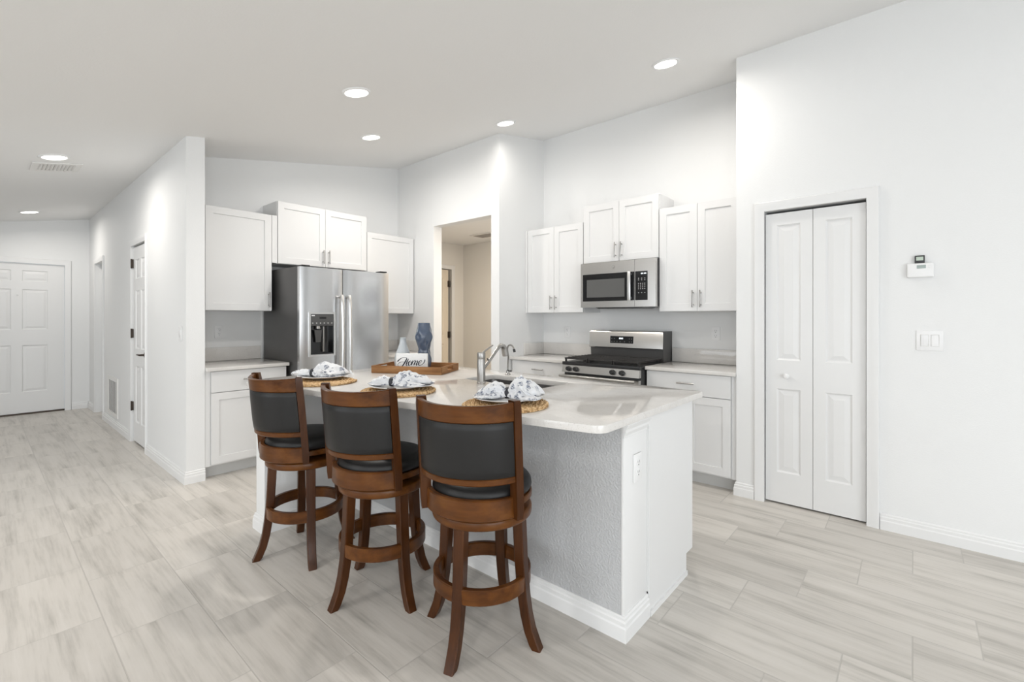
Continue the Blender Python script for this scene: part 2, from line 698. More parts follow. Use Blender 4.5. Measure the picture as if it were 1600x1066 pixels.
struct('wall_doorway', MB().plate(XF - 0.12, XJ, 0, zc(YD) + 0.02, [(-4.207, -3.290, 0, 2.359)], YD, YD + 0.12), M_wall, smooth=False, label='white wall with open drywall doorway', cat='wall')
b = MB().extr([(YH + 0.128, 0), (YD, 0), (YD, zc(YD) + 0.02), (YH + 0.128, zc(YH + 0.128) + 0.02)], 'x', XF - 0.12, XF)
struct('wall_fridge', b, M_wall, smooth=False, label='white wall behind refrigerator', cat='wall')
struct('wall_hall', MB().plate(XD - 0.12, -4.285, 0, zc(YH) + 0.03, [(-8.48, -7.86, 0, 2.035), (-6.205, -5.585, 0, 2.045)], YH, YH + 0.128), M_wall, smooth=False, label='white hallway wall ending beside the kitchen', cat='wall')
b = MB().plate(-4.4, YH, 0, zc(YH), [(-0.10, 0.815, 0, 2.035)], 0, 0.12).map(lambda p: (XD - p.y, p.x, p.z))
struct('wall_front', b, M_wall, smooth=False, label='white end wall with front door', cat='wall')
struct('wall_left', MB().plate(-9.0, -7.6, 0, 2.45, [], -1.25, -1.13), M_wall, smooth=False, label='unseen white wall added left of the hall to shape its light', cat='wall')  # unseen wall, placed and cut short to set how bright the hall is

# living side, behind and beside the camera, with the windows the daylight comes through
struct('wall_south', MB().plate(-9.12, 4.42, 0, 2.45, [(-4.9, -1.9, 0.5, 2.2), (-0.2, 3.2, 0.3, 2.2)], -4.3, -4.18), M_wall, smooth=False, label='wall behind the camera', cat='wall')
b = MB().plate(-4.2, YP + 0.1, 0, 3.3, [(-2.7, 1.2, 0.02, 2.08)], 0, 0.12).map(lambda p: (4.3 + p.y, p.x, p.z))
struct('wall_east', b, M_wall, smooth=False, label='wall with sliding glass door', cat='wall')


def window(name, label, x0, x1, z0, z1, tf, n):
    w = sroot(name, label, 'window')
    m = MB()
    k = 0.05
    m.plate(x0, x1, z0, z1, [(x0 + k + (x1 - x0 - k) / n * i, x0 + (x1 - x0 - k) / n * (i + 1), z0 + k, z1 - k) for i in range(n)], -0.03, 0.03)
    m.map(tf).build('window_frame', M_glassw, w, smooth=False)
    return w


window('window_1', 'south window behind the camera', -0.2, 3.2, 0.3, 2.2, lambda p: (p.x, -4.25 + p.y, p.z), 3)
window('window_2', 'second south window behind the camera', -4.9, -1.9, 0.5, 2.2, lambda p: (p.x, -4.25 + p.y, p.z), 3)
window('window_3', 'sliding glass door on the east side', -2.7, 1.2, 0.02, 2.08, lambda p: (4.36 + p.y, p.x, p.z), 2)

# corridor behind the doorway, closets behind the doors
struct('wall_corridor', MB().plate(-5.5, -2.4, 0, 2.46, [], 5.05, 5.15), M_corr, smooth=False, label='warm lit corridor wall seen through the doorway', cat='wall')
b = MB().plate(YD + 0.12, 5.05, 0, 2.46, [(3.94, 4.80, 0, 2.045)], 0, 0.11).map(lambda p: (-5.39 - p.y, p.x, p.z))
struct('wall_corridor_end', b, M_corr, smooth=False, label='corridor end wall with a door', cat='wall')
struct('wall_corridor_back', MB().box((-2.5, YR + 0.12, 0), (-2.4, 5.05, 2.46)), M_corr, smooth=False, label='far side of the corridor', cat='wall')
struct('wall_corridor_near', MB().box((-5.39, YD + 0.121, 0), (XF - 0.121, YD + 0.2, 2.46)), M_corr, smooth=False, label='near side of the corridor', cat='wall')
struct('ceiling_corridor', MB().prism([(-5.5, YD + 0.12), (XJ - 0.11, YD + 0.12), (XJ - 0.11, YR + 0.12), (-2.4, YR + 0.12), (-2.4, 5.15), (-5.5, 5.15)], 2.44, 2.5), M_ceil, smooth=False, label='flat corridor ceiling', cat='ceiling')
cl = MB()
cl.box((-1.2, 4.5, 0), (0.2, 4.55, 2.3)).box((0.15, YP + 0.12, 0), (0.2, 4.5, 2.3)).box((-0.87, YR + 0.13, 0), (-0.82, 4.5, 2.3)).box((-0.87, YP + 0.12, 2.25), (0.2, 4.5, 2.3))
struct('wall_pantry_inside', cl, M_dark, smooth=False, label='dark inside of the pantry', cat='wall')
cl = MB().box((-6.4, 1.8, 0), (-5.4, 1.85, 2.3)).box((-6.45, YH + 0.13, 0), (-6.4, 1.85, 2.3)).box((-5.4, YH + 0.13, 0), (-5.35, 1.85, 2.3)).box((-6.45, YH + 0.13, 2.3), (-5.35, 1.85, 2.35))
cl.box((-8.6, 1.8, 0), (-7.7, 1.85, 2.3)).box((-8.65, YH + 0.13, 0), (-8.6, 1.85, 2.3)).box((-7.7, YH + 0.13, 0), (-7.65, 1.85, 2.3)).box((-8.65, YH + 0.13, 2.3), (-7.65, 1.85, 2.35))
struct('wall_closet_inside', cl, M_dark, smooth=False, label='inside of the hall closets', cat='wall')
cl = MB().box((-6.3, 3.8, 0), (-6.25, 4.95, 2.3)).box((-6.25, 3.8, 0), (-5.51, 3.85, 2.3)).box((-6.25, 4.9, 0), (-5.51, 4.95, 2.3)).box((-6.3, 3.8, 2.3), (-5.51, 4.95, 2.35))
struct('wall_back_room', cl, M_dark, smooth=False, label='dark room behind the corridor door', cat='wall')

# --- baseboards
BB = [(0, 0), (0.016, 0), (0.016, 0.054), (0.0125, 0.061), (0.0125, 0.076), (0.008, 0.082), (0.008, 0.091), (0.003, 0.097), (0, 0.097)]


def bb_y(x0, x1, y, m=None):   # along x, sticks out towards -y
    m = m or MB()
    return m.extr([(y - d, z) for d, z in BB], 'x', x0, x1)


def bb_x(y0, y1, x, m=None, s=1):    # along y, sticks out towards +x
    m = m or MB()
    return m.extr([(x + s * d, z) for d, z in BB], 'y', y0, y1)


def bb_path(pts, m=None):   # profile swept along a polyline, sticking out to the right of travel, mitred
    m = m or MB()
    P = [Vector(p) for p in pts]
    n, k = len(P), len(BB)
    vs, fs = [], []
    for i in range(n):
        d0 = (P[i] - P[i - 1]).normalized() if i > 0 else None
        d1 = (P[i + 1] - P[i]).normalized() if i < n - 1 else None
        n0 = Vector((d0.y, -d0.x)) if d0 else None
        n1 = Vector((d1.y, -d1.x)) if d1 else None
        if n0 and n1:
            o = (n0 + n1) / (1 + n0.dot(n1))
        else:
            o = n0 or n1
        for d, z in BB:
            q = P[i] + o * d
            vs.append((q.x, q.y, z))
    for i in range(n - 1):
        for q in range(k):
            q2 = (q + 1) % k
            fs.append((i * k + q, (i + 1) * k + q, (i + 1) * k + q2, i * k + q2))
    fs += [tuple(range(k)), tuple((n - 1) * k + q for q in range(k - 1, -1, -1))]
    return m.add(vs, fs)


struct('baseboard_right', bb_y(-0.155, 4.3, YP), M_trim, smooth=False, label='white stepped baseboard right of the pantry door', cat='baseboard')
struct('baseboard_right.001', bb_path([(XE, YP + 0.03), (XE, YP), (-0.862, YP)]), M_trim, smooth=False, label='short white baseboard left of the pantry door', cat='baseboard')
struct('baseboard_hall', bb_path([(-5.52, YH), (-4.285, YH), (-4.285, YH + 0.128)]), M_trim, smooth=False, label='white baseboard from closet door round the wall end', cat='baseboard')
struct('baseboard_hall.001', bb_y(-7.80, -6.27, YH), M_trim, smooth=False, label='white baseboard under the return air grille', cat='baseboard')
struct('baseboard_hall.002', bb_y(-8.99, -8.545, YH), M_trim, smooth=False, label='short white baseboard beside the front door corner', cat='baseboard')
struct('baseboard_front', bb_x(0.882, YH - 0.017, XD), M_trim, smooth=False, label='white baseboard right of the front door', cat='baseboard')
struct('baseboard_corridor', bb_y(-5.37, -2.5, 5.05), M_trim, smooth=False, label='white corridor baseboard', cat='baseboard')


# --- door casings
def casing(x0, x1, zt, w=0.062, y=0.0):
    """three-sided casing round an opening x0..x1, projecting to -y"""
    m = MB()
    sec = [(0, 0), (0, -0.011), (w * 0.35, -0.013), (w * 0.6, -0.018), (w * 0.92, -0.018), (w, -0.012), (w, 0)]
    n = len(sec)
    vs, fs = [], []
    for (cx, cz, sx, sz) in ((x0, 0, -1, 0), (x0, zt, -1, 1), (x1, zt, 1, 1), (x1, 0, 1, 0)):
        for (d, h) in sec:
            vs.append((cx + sx * d, y + h, cz + sz * d))
    for i in range(3):
        for k in range(n - 1):
            fs.append((i * n + k, i * n + k + 1, (i + 1) * n + k + 1, (i + 1) * n + k))
        fs.append((i * n, (i + 1) * n, (i + 1) * n + n - 1, i * n + n - 1))
    fs.append(tuple(range(n)))
    fs.append(tuple(3 * n + k for k in range(n)))
    return m.add(vs, fs)


struct('trim_1', casing(-0.797, -0.222, 2.048, 0.064, YP - 0.0005), M_trim, angle=20, label='white casing round the pantry door', cat='door casing')
struct('trim_2', casing(-6.203, -5.587, 2.043, 0.062, YH - 0.0005), M_trim, angle=20, label='white casing round the hall closet door', cat='door casing')
struct('trim_3', casing(-8.478, -7.862, 2.033, 0.062, YH - 0.0005), M_trim, angle=20, label='white casing round the far hall doorway', cat='door casing')
struct('trim_4', casing(-0.098, 0.813, 2.033, 0.066, 0).map(lambda p: (XD + 0.0005 - p.y, p.x, p.z)), M_trim, angle=20, label='white casing round the front door', cat='door casing')
struct('trim_5', casing(3.942, 4.798, 2.043, 0.062, 0).map(lambda p: (-5.3895 - p.y, p.x, p.z)), M_trim, angle=20, label='casing round the corridor door', cat='door casing')

RAISED = [(0.010, 0.009), (0.016, 0.009), (0.044, 0.003)]

# pantry bifold
pd = sroot('door_1', 'white two leaf bifold pantry door with raised panels', 'door', (-0.797, YP + 0.02, 0))
for k, (xa, xb) in enumerate(((0.004, 0.286), (0.289, 0.571))):
    cx = (xa + xb) / 2
    MB().leaf(xa, xb, 0.012, 2.028, 0, 0.032, [(cx - 0.072, cx + 0.072, 0.222, 0.805), (cx - 0.072, cx + 0.072, 1.004, 1.945)], RAISED).build('leaf', M_door, pd, smooth=False)
MB().lathe([(0.0105, 0), (0.009, 0.012), (0.013, 0.020), (0.0185, 0.027), (0.0185, 0.033), (0.013, 0.039), (0.004, 0.041)], 20, (0.137, 0, 0.897), 'y').map(lambda p: (p.x, -p.y, p.z)).build('knob', M_plastic, pd)

# hall closet door
hd = sroot('door_2', 'white hall closet door with bronze lever and hinges', 'door', (-6.203, YH + 0.012, 0))
P6 = lambda w: [(xa, xb, za, zb) for xa, xb in ((0.17 * w, 0.44 * w), (0.56 * w, 0.83 * w)) for za, zb in ((0.22, 0.80), (0.98, 1.58), (1.70, 1.90))]
hl = MB().leaf(0.004, 0.612, 0.018, 2.03, 0, 0.035, P6(0.616), RAISED).build('leaf', M_door, hd, smooth=False)
for z in (0.33, 1.09, 1.82):
    MB().box((-0.008, -0.0125, z), (0.020, -0.0005, z + 0.09), 0.001).cyl((0.003, -0.0165, z - 0.004), 0.007, 0.098, 10).build('hinge', M_bronze, hd)
lv = MB().lathe([(0.031, 0), (0.031, 0.006), (0.024, 0.012), (0.011, 0.014), (0.010, 0.045), (0.006, 0.047)], 20, (0.548, 0, 0.935), 'y').map(lambda p: (p.x, -p.y, p.z))
lv.tube([(0.548, -0.045, 0.935), (0.53, -0.052, 0.936), (0.50, -0.053, 0.938), (0.45, -0.050, 0.936), (0.43, -0.049, 0.934)], [0.009, 0.009, 0.008, 0.007, 0.006], 10)
lv.build('lever_handle', M_bronze, hd)

# far hall doorway
d3 = sroot('door_3', 'white door set back in the far hall doorway', 'door', (-8.478, YH + 0.075, 0))
MB().leaf(0.004, 0.612, 0.018, 2.02, 0, 0.035, P6(0.616), RAISED).build('leaf', M_door, d3, smooth=False)
MB().lathe([(0.028, 0), (0.028, 0.006), (0.012, 0.010), (0.012, 0.035), (0.026, 0.045), (0.026, 0.058), (0.012, 0.066)], 18, (0.555, 0, 0.94), 'y').map(lambda p: (p.x, -p.y, p.z)).build('knob', M_nickel, d3)

# front door (faces +x): local x -> world y
fd = sroot('door_4', 'white six panel front door with peephole', 'door', (XD - 0.018, -0.098, 0), pi / 2)
FW = 0.908
MB().leaf(0.003, FW, 0.022, 2.03, 0, 0.04, [(xa, xb, za, zb) for xa, xb in ((0.15, 0.40), (0.50, 0.745)) for za, zb in ((0.30, 0.93), (1.14, 1.68), (1.79, 1.935))], RAISED).build('leaf', M_door, fd, smooth=False)
MB().lathe([(0.011, 0), (0.011, 0.006), (0.006, 0.008)], 14, (0.455, 0, 1.60), 'y').map(lambda p: (p.x, -p.y, p.z)).build('peephole', M_hsteel, fd)  # brighter steel stands for the glare on the peephole
MB().box((0.0, -0.012, 0), (FW + 0.003, 0.05, 0.02)).build('threshold', M_bronze, fd, smooth=False)

# corridor door, ajar
kd = sroot('door_5', 'corridor door, lamplit warmth in its colour, standing ajar on dark hinges', 'door', (-5.41, 4.757, 0), R(96))
MB().leaf(-0.80, -0.004, 0.015, 2.03, 0, 0.035, [(-0.70, -0.46, 0.25, 0.9), (-0.34, -0.10, 0.25, 0.9), (-0.70, -0.46, 1.02, 1.9), (-0.34, -0.10, 1.02, 1.9)], RAISED).build('leaf', plain('warm_lit_door_colour', (0.80, 0.72, 0.60, 1), 0.4), kd, smooth=False)  # leaf colour carries the orange lamplight of the corridor
for z in (0.28, 0.99, 1.77):
    MB().box((-0.022, -0.012, z), (0.030, -0.001, z + 0.095), 0.002).cyl((0.003, -0.014, z - 0.003), 0.008, 0.10, 10).build('hinge', M_bronze, kd)

# ------------------------------------------------------------------ ceiling lights and vents
LTS = [(-2.861, 1.691, 'downlight over the island stools, nearest of the kitchen four', 1.4), (-3.771, 2.378, 'downlight in front of the refrigerator', 1.45), (-2.892, 3.250, 'downlight beside the doorway wall corner', 0.4),
       (-1.344, 3.237, 'downlight in front of range and right cabinets', 1.05), (-5.210, 0.411, 'downlight in hall beside the square ceiling vent', 0.95), (-8.167, 0.427, 'farthest downlight, near the front door', 0.8),
       (-2.6, -1.6, 'fill downlight added out of view over the living area, left of the rear four', 2.3), (-0.2, -1.6, 'fill downlight added out of view over the living area, straight behind the camera', 1.9), (2.2, -1.6, 'fill downlight added out of view over the living area, near the sliding door', 2.0), (1.6, 1.9, 'fill downlight added out of view on the slope right of the camera', 0.5)]  # these four are added out of view as fill light
SL = math.atan(0.189)
lens_me = MB().lathe([(0.0745, 0.0), (0.070, -0.003), (0.045, -0.006), (0.0, -0.0065)], 40, cap=False).mesh('lens', M_lens)
ring_me = MB().lathe([(0.074, 0.004), (0.0745, -0.002), (0.079, -0.006), (0.091, -0.005), (0.096, 0.0), (0.096, 0.004)], 40, cap=False).mesh('trim_ring', M_plastic)
for i, (x, y, lab, k) in enumerate(LTS):
    e = thing('ceiling_light', 'round white recessed ' + lab, 'ceiling light', (x, y, zc(y) - 0.0045), group='recessed ceiling lights', rot=(SL if y > -0.5 else 0, 0, 0))
    for nm, me in (('trim_ring', ring_me), ('lens', lens_me)):
        o = bpy.data.objects.new(nm, me)
        C.objects.link(o)
        o.parent = e
    ld = bpy.data.lights.new('downlight', 'AREA')
    ld.shape = 'DISK'
    ld.size = 0.13
    ld.energy = LAMP_W * k
    ld.color = (1.0, 0.955, 0.895)
    ld.spread = R(165)
    lo = bpy.data.objects.new('downlight', ld)
    lo.location = (0, 0, -0.012)
    lo.parent = e
    C.objects.link(lo)

ev = thing('ceiling_vent', 'square white louvred air vent on the hall ceiling', 'air vent', (-5.575, 0.45, zc(0.45)), rot=(SL, 0, 0))
MB().plate(-0.155, 0.155, -0.155, 0.155, [(-0.115, 0.115, -0.115, -0.004), (-0.115, 0.115, 0.004, 0.115)], 0, 0.008).map(lambda p: (p.x, p.z, -0.009 + p.y)).build('frame', M_vent, ev, smooth=False)
for k in range(10):
    y = -0.105 + k * 0.0232
    MB().extr([(y, -0.0025), (y + 0.015, -0.0105), (y + 0.0165, -0.0095), (y + 0.0015, -0.0015)], 'x', -0.114, 0.114).build('slat', M_vent, ev, smooth=False)
cv = thing('ceiling_vent', 'dark slatted vent on the corridor ceiling beyond the doorway', 'air vent', (-4.45, 4.60, 2.44))
MB().plate(-0.2, 0.2, -0.13, 0.13, [(-0.17, 0.17, -0.10, 0.10)], 0, 0.01).map(lambda p: (p.x, p.z, -0.011 + p.y)).build('frame', M_vent, cv, smooth=False)
for k in range(8):
    y = -0.097 + k * 0.0243
    MB().extr([(y, -0.003), (y + 0.016, -0.011), (y + 0.018, -0.010), (y + 0.002, -0.002)], 'x', -0.169, 0.169).build('slat', plain('vent_grey', (0.35, 0.33, 0.31, 1), 0.5), cv, smooth=False)

gr = thing('return_air_grille', 'white return air grille low on the hall wall', 'air vent', (-7.2, YH, 0.135))
MB().plate(-0.30, 0.30, 0, 0.46, [(-0.24, 0.24, 0.045, 0.415)], -0.012, -0.0008).build('frame', M_vent, gr, smooth=False)
MB().box((-0.239, -0.003, 0.046), (0.239, -0.001, 0.414)).build('backing', M_slot, gr, smooth=False)
for k in range(7):
    x = -0.24 + k * 0.08
    MB().box((x - 0.008, -0.0075, 0.046), (x + 0.008, -0.0035, 0.414)).build('slat', M_vent, gr, smooth=False)

# warm lamp of the corridor
lk = bpy.data.lights.new('corridor_lamp', 'AREA')
lk.shape = 'DISK'
lk.size = 0.25
lk.energy = 21
lk.color = (1.0, 0.87, 0.72)
lko = bpy.data.objects.new('corridor_lamp', lk)
lko.location = (-3.6, 4.45, 2.42)
C.objects.link(lko)


# ------------------------------------------------------------------ wall plates
def outlet(label, loc, rotz):
    e = thing('wall_outlet', label, 'outlet', loc, rotz, 'duplex wall outlets')
    MB().box((-0.036, -0.006, -0.058), (0.036, -0.0005, 0.058), 0.002).build('cover_plate', M_plastic, e)
    for z in (-0.021, 0.021):
        MB().lathe([(0.0165, 0), (0.0165, 0.0022), (0.015, 0.003)], 22, (0, 0, z), 'y').map(lambda p: (p.x, -0.0055 - p.y, p.z)).build('socket', M_plastic, e)
        m = MB().box((-0.0075, -0.0090, z - 0.001), (-0.0055, -0.0086, z + 0.009)).box((0.0055, -0.0090, z - 0.001), (0.0075, -0.0086, z + 0.009))
        m.cyl((0, -0.0086, z - 0.009), 0.003, 0.0004, 10, 'y')
        m.build('slots', M_slot, e, smooth=False)
    return e


outlet('white outlet above the counter left of the refrigerator', (XF, 1.485, 1.167), pi / 2)
outlet('white outlet above the counter left of the range', (-2.850, YR, 1.144), 0)
outlet('white outlet above the counter right of the range', (-1.303, YR, 1.160), 0)
outlet('white outlet on the end of the island', (-0.8795, 1.818, 0.672), pi / 2)


def rocker(e, x, up=1):
    m = MB().box((x - 0.0165, -0.0085, -0.033), (x + 0.0165, -0.0055, 0.033), 0.001)
    m.map(lambda p: (p.x, p.y - 0.0022 * up * p.z / 0.033 if p.y < -0.008 else p.y, p.z))
    m.build('rocker', M_plastic, e)


sw = thing('light_switch', 'white double rocker switch plate right of the pantry door', 'light switch', (0.072, YP, 1.166))
MB().box((-0.059, -0.006, -0.059), (0.059, -0.0005, 0.059), 0.002).build('cover_plate', M_plastic, sw)
for x in (-0.023, 0.023):
    fr = MB().plate(x - 0.019, x + 0.019, -0.036, 0.036, [(x - 0.017, x + 0.017, -0.034, 0.034)], -0.0072, -0.0060).build('surround', M_vent, sw, smooth=False)
    rocker(sw, x, 1 if x < 0 else -1)
s2 = thing('light_switch', 'white single rocker switch near the hall wall end', 'light switch', (-4.42, YH, 1.172))
MB().box((-0.036, -0.006, -0.058), (0.036, -0.0005, 0.058), 0.002).build('cover_plate', M_plastic, s2)
rocker(s2, 0)

th = thing('thermostat', 'white wall thermostat with small grey display', 'thermostat', (0.031, YP, 1.578))
MB().box((-0.060, -0.026, -0.042), (0.060, -0.0005, 0.042), 0.009, 3).build('case', M_plastic, th)
MB().box((-0.016, -0.0268, 0.010), (0.024, -0.0255, 0.030), 0.0005).build('display', M_lcd, th, label='grey display')
for z in (0.014, 0.026):
    MB().box((0.034, -0.0275, z - 0.004), (0.044, -0.0255, z + 0.004), 0.0008).build('button', M_plastic, th)
cd = thing('clip_on_thermometer', 'small black square thermometer standing on the thermostat', 'thermometer', (0.028, YP, 1.6205))
MB().box((-0.0225, -0.020, 0.0), (0.0225, -0.006, 0.045), 0.003).build('case', M_black, cd)
MB().box((-0.016, -0.0208, 0.015), (0.016, -0.0195, 0.037), 0.0005).build('display', plain('lcd_light', (0.50, 0.58, 0.50, 1), 0.3), cd, label='pale green display')


# ------------------------------------------------------------------ cabinets
def pull(parent, x, z, L=0.135, vertical=True, y=-0.02):
    m = MB()
    h = L / 2
    a = (0, 0, 1) if vertical else (1, 0, 0)
    P = lambda s, yy: (x + a[0] * s, yy, z + a[2] * s)
    m.tube([P(-h, y - 0.030), P(-h + 0.004, y - 0.031), P(h - 0.004, y - 0.031), P(h, y - 0.030)], [0.0048, 0.0058, 0.0058, 0.0048], 10)
    for s in (-0.048, 0.048):
        m.tube([P(s, y - 0.0005), P(s, y - 0.030)], 0.0045, 8)
    return m.build('handle', M_pull, parent)


SHAKER = [(0.0025, 0.0085)]


def shaker(parent, name, x0, x1, z0, z1, flat=False, stile=0.057):
    pn = [] if flat else [(x0 + stile, x1 - stile, z0 + stile, z1 - stile)]
    return MB().leaf(x0, x1, z0, z1, -0.02, 0.0185, pn, SHAKER).build(name, M_cab, parent, smooth=False)


def upper(label, loc, rotz, w, d, h, x0, x1, n, hz=0.09, pulls=True, pull_side=None):
    e = thing('wall_cabinet', label, 'cabinet', loc, rotz, 'white wall cabinets')
    MB().box((0, 0, 0), (w, d, h)).build('carcass', M_cab, e, smooth=False)
    if x0 > 0.02:
        MB().box((0.0, -0.018, 0.0), (x0 - 0.004, -0.0005, h)).build('filler_strip', M_cab, e, smooth=False)
    if w - x1 > 0.02:
        MB().box((x1 + 0.004, -0.018, 0.0), (w, -0.0005, h)).build('filler_strip', M_cab, e, smooth=False)
    dw = (x1 - x0) / n
    for i in range(n):
        a, b2 = x0 + dw * i + 0.0015, x0 + dw * (i + 1) - 0.0015
        dr = shaker(e, 'door', a, b2, 0.004, h - 0.003)
        if pulls:
            sd = pull_side or ('r' if i == 0 and n == 2 else 'l')
            pull(dr, b2 - 0.028 if sd == 'r' else a + 0.028, hz + 0.01)
    return e


KS = 1.04


def far(e, z0=True):
    """uniform 1.04 size for the appliances and wall units along the back walls"""
    e.scale = (KS, KS, KS)
    e.location = (e.location.x * KS, e.location.y * KS, 1.3 + (e.location.z - 1.3) * KS if z0 else 0.0)
    return e


UF = 3.742
far(upper('white double door wall cabinet left of the microwave', (-3.054, UF + 0.02, 1.348), 0, 0.702, 4.059 - UF - 0.02, 0.853, 0.030, 0.700, 2))
far(upper('raised white double door cabinet above the microwave', (-2.350, UF + 0.02, 1.803), 0, 0.738, 4.059 - UF - 0.02, 0.540, 0.003, 0.735, 2))
far(upper('white double door wall cabinet right of the microwave', (-1.610, UF + 0.02, 1.350), 0, 0.6625, 4.059 - UF - 0.02, 0.862, 0.003, 0.624, 2))

XU = -4.392  # fridge-wall upper door faces
DU = XU - 0.02 + 4.72 - 0.001
cl_ = far(upper('white single door wall cabinet left of the refrigerator', (XU - 0.02, 1.155, 1.360), pi / 2, 0.600, DU, 0.870, 0.075, 0.597, 1, pull_side='r'))
MB().box((0.6005, -0.018, 0.438), (0.645, 0.0, 0.870)).build('filler_strip', M_cab, cl_, smooth=False)
far(upper('raised white double door cabinet above the refrigerator', (XU - 0.02, 1.802, 1.795), pi / 2, 0.915, DU, 0.575, 0.003, 0.912, 2))
far(upper('white single door wall cabinet right of the refrigerator', (XU - 0.02, 2.719, 1.345), pi / 2, 0.612, DU, 0.870, 0.003, 0.609, 1, pull_side='l'))


def base(label, loc, rotz, w, d, x0, x1, drawers, doors, fil=True):
    e = thing('base_cabinet', label, 'cabinet', loc, rotz, 'white base cabinets')
    MB().box((0, 0, 0.098), (w, d, 0.8675)).build('carcass', M_cab, e, smooth=False)
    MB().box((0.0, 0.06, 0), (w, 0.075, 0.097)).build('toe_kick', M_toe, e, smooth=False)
    for xa in (0.0, w - 0.016):
        MB().box((xa, 0.0755, 0), (xa + 0.016, d, 0.0975)).build('side_panel', M_cab, e, smooth=False)
    if x0 > 0.02:
        MB().box((0, -0.006, 0.098), (x0 - 0.003, -0.0005, 0.866)).build('filler_strip', M_cab, e, smooth=False)
    if w - x1 > 0.02:
        MB().box((x1 + 0.003, -0.006, 0.098), (w, -0.0005, 0.866)).build('filler_strip', M_cab, e, smooth=False)
    for a, b2 in drawers:
        dr = shaker(e, 'drawer', a + 0.0015, b2 - 0.0015, 0.693, 0.861, True)
        pull(dr, (a + b2) / 2, 0.785, vertical=False)
    for a, b2, sd in doors:
        dr = shaker(e, 'door', a + 0.0015, b2 - 0.0015, 0.113, 0.687)
        pull(dr, b2 - 0.028 if sd == 'r' else a + 0.028, 0.60)
    return e


BF = 3.655   # range-wall base door faces
DB = YR - BF - 0.022
base('white base cabinet with wide drawer right of the range', (-1.683, BF + 0.02, 0), 0, 0.699, DB, 0.003, 0.661, [(0.003, 0.661)], [(0.003, 0.331, 'r'), (0.333, 0.661, 'l')])
base('white base cabinet with wide drawer left of the range', (XJ + 0.002, BF + 0.02, 0), 0, 0.719, DB, 0.015, 0.716, [(0.015, 0.716)], [(0.015, 0.364, 'r'), (0.366, 0.716, 'l')])
XB = -4.275  # fridge-wall base door faces
DW = XB - 0.02 - XF - 0.002
base('white base cabinet left of the refrigerator', (XB - 0.02, 1.2, 0), pi / 2, 0.634, DW, 0.038, 0.631, [(0.038, 0.631)], [(0.038, 0.631, 'r')])
base('white base cabinet right of the refrigerator', (XB - 0.02, 2.800, 0), pi / 2, 0.672, DW, 0.003, 0.66, [(0.003, 0.66)], [(0.003, 0.66, 'l')])


def counter(label, loc, rotz, w, d, side=None):
    """local: x 0..w, front y=0, back y=d"""
    e = thing('countertop', label, 'countertop', loc, rotz, 'quartz countertops')
    MB().box((0, 0, 0.868), (w, d, 0.897), 0.003).build('slab', M_quartz, e)
    MB().box((0, d - 0.021, 0.8972), (w, d, 1.022), 0.002).build('backsplash', M_quartz, e)
    if side == 'l':
        MB().box((0, 0.24, 0.8972), (0.016, d - 0.0212, 1.022), 0.002).build('side_splash', M_quartz, e)
    if side == 'r':
        MB().box((w - 0.016, 0.06, 0.8972), (w, d - 0.0212, 1.022), 0.002).build('side_splash', M_quartz, e)
    return e


counter('pale quartz countertop right of the range', (-1.683, BF - 0.030, 0), 0, 0.6995, YR - BF + 0.029)
counter('pale quartz countertop left of the range', (XJ + 0.001, BF - 0.030, 0), 0, 0.722, YR - BF + 0.029, side='l')
counter('pale quartz countertop left of the refrigerator', (XB + 0.030, 1.2, 0), pi / 2, 0.645, XB + 0.03 - XF - 0.001, side='l')
counter('pale quartz countertop right of the refrigerator', (XB + 0.030, 2.79, 0), pi / 2, 0.682, XB + 0.03 - XF - 0.001, side='r')

# ------------------------------------------------------------------ refrigerator (front faces +x)
FY0, FWD = 1.792, 0.880
fr = thing('refrigerator', 'stainless side by side refrigerator with dispenser in its left door', 'refrigerator', (-3.915, FY0, 0), pi / 2)
MB().box((0.0, 0.062, 0.053), (FWD, 0.762, 1.738), 0.004).build('body', M_fside, fr, label='dark grey cabinet')
MB().box((0.02, 0.03, 0.05), (FWD - 0.02, 0.06, 0.085)).build('kick_grille', M_black, fr, smooth=False)
MB().box((0.02, 0.012, 1.7405), (0.09, 0.10, 1.752), 0.003).box((FWD - 0.09, 0.012, 1.7405), (FWD - 0.02, 0.10, 1.752), 0.003).build('hinge_cover', M_black, fr)


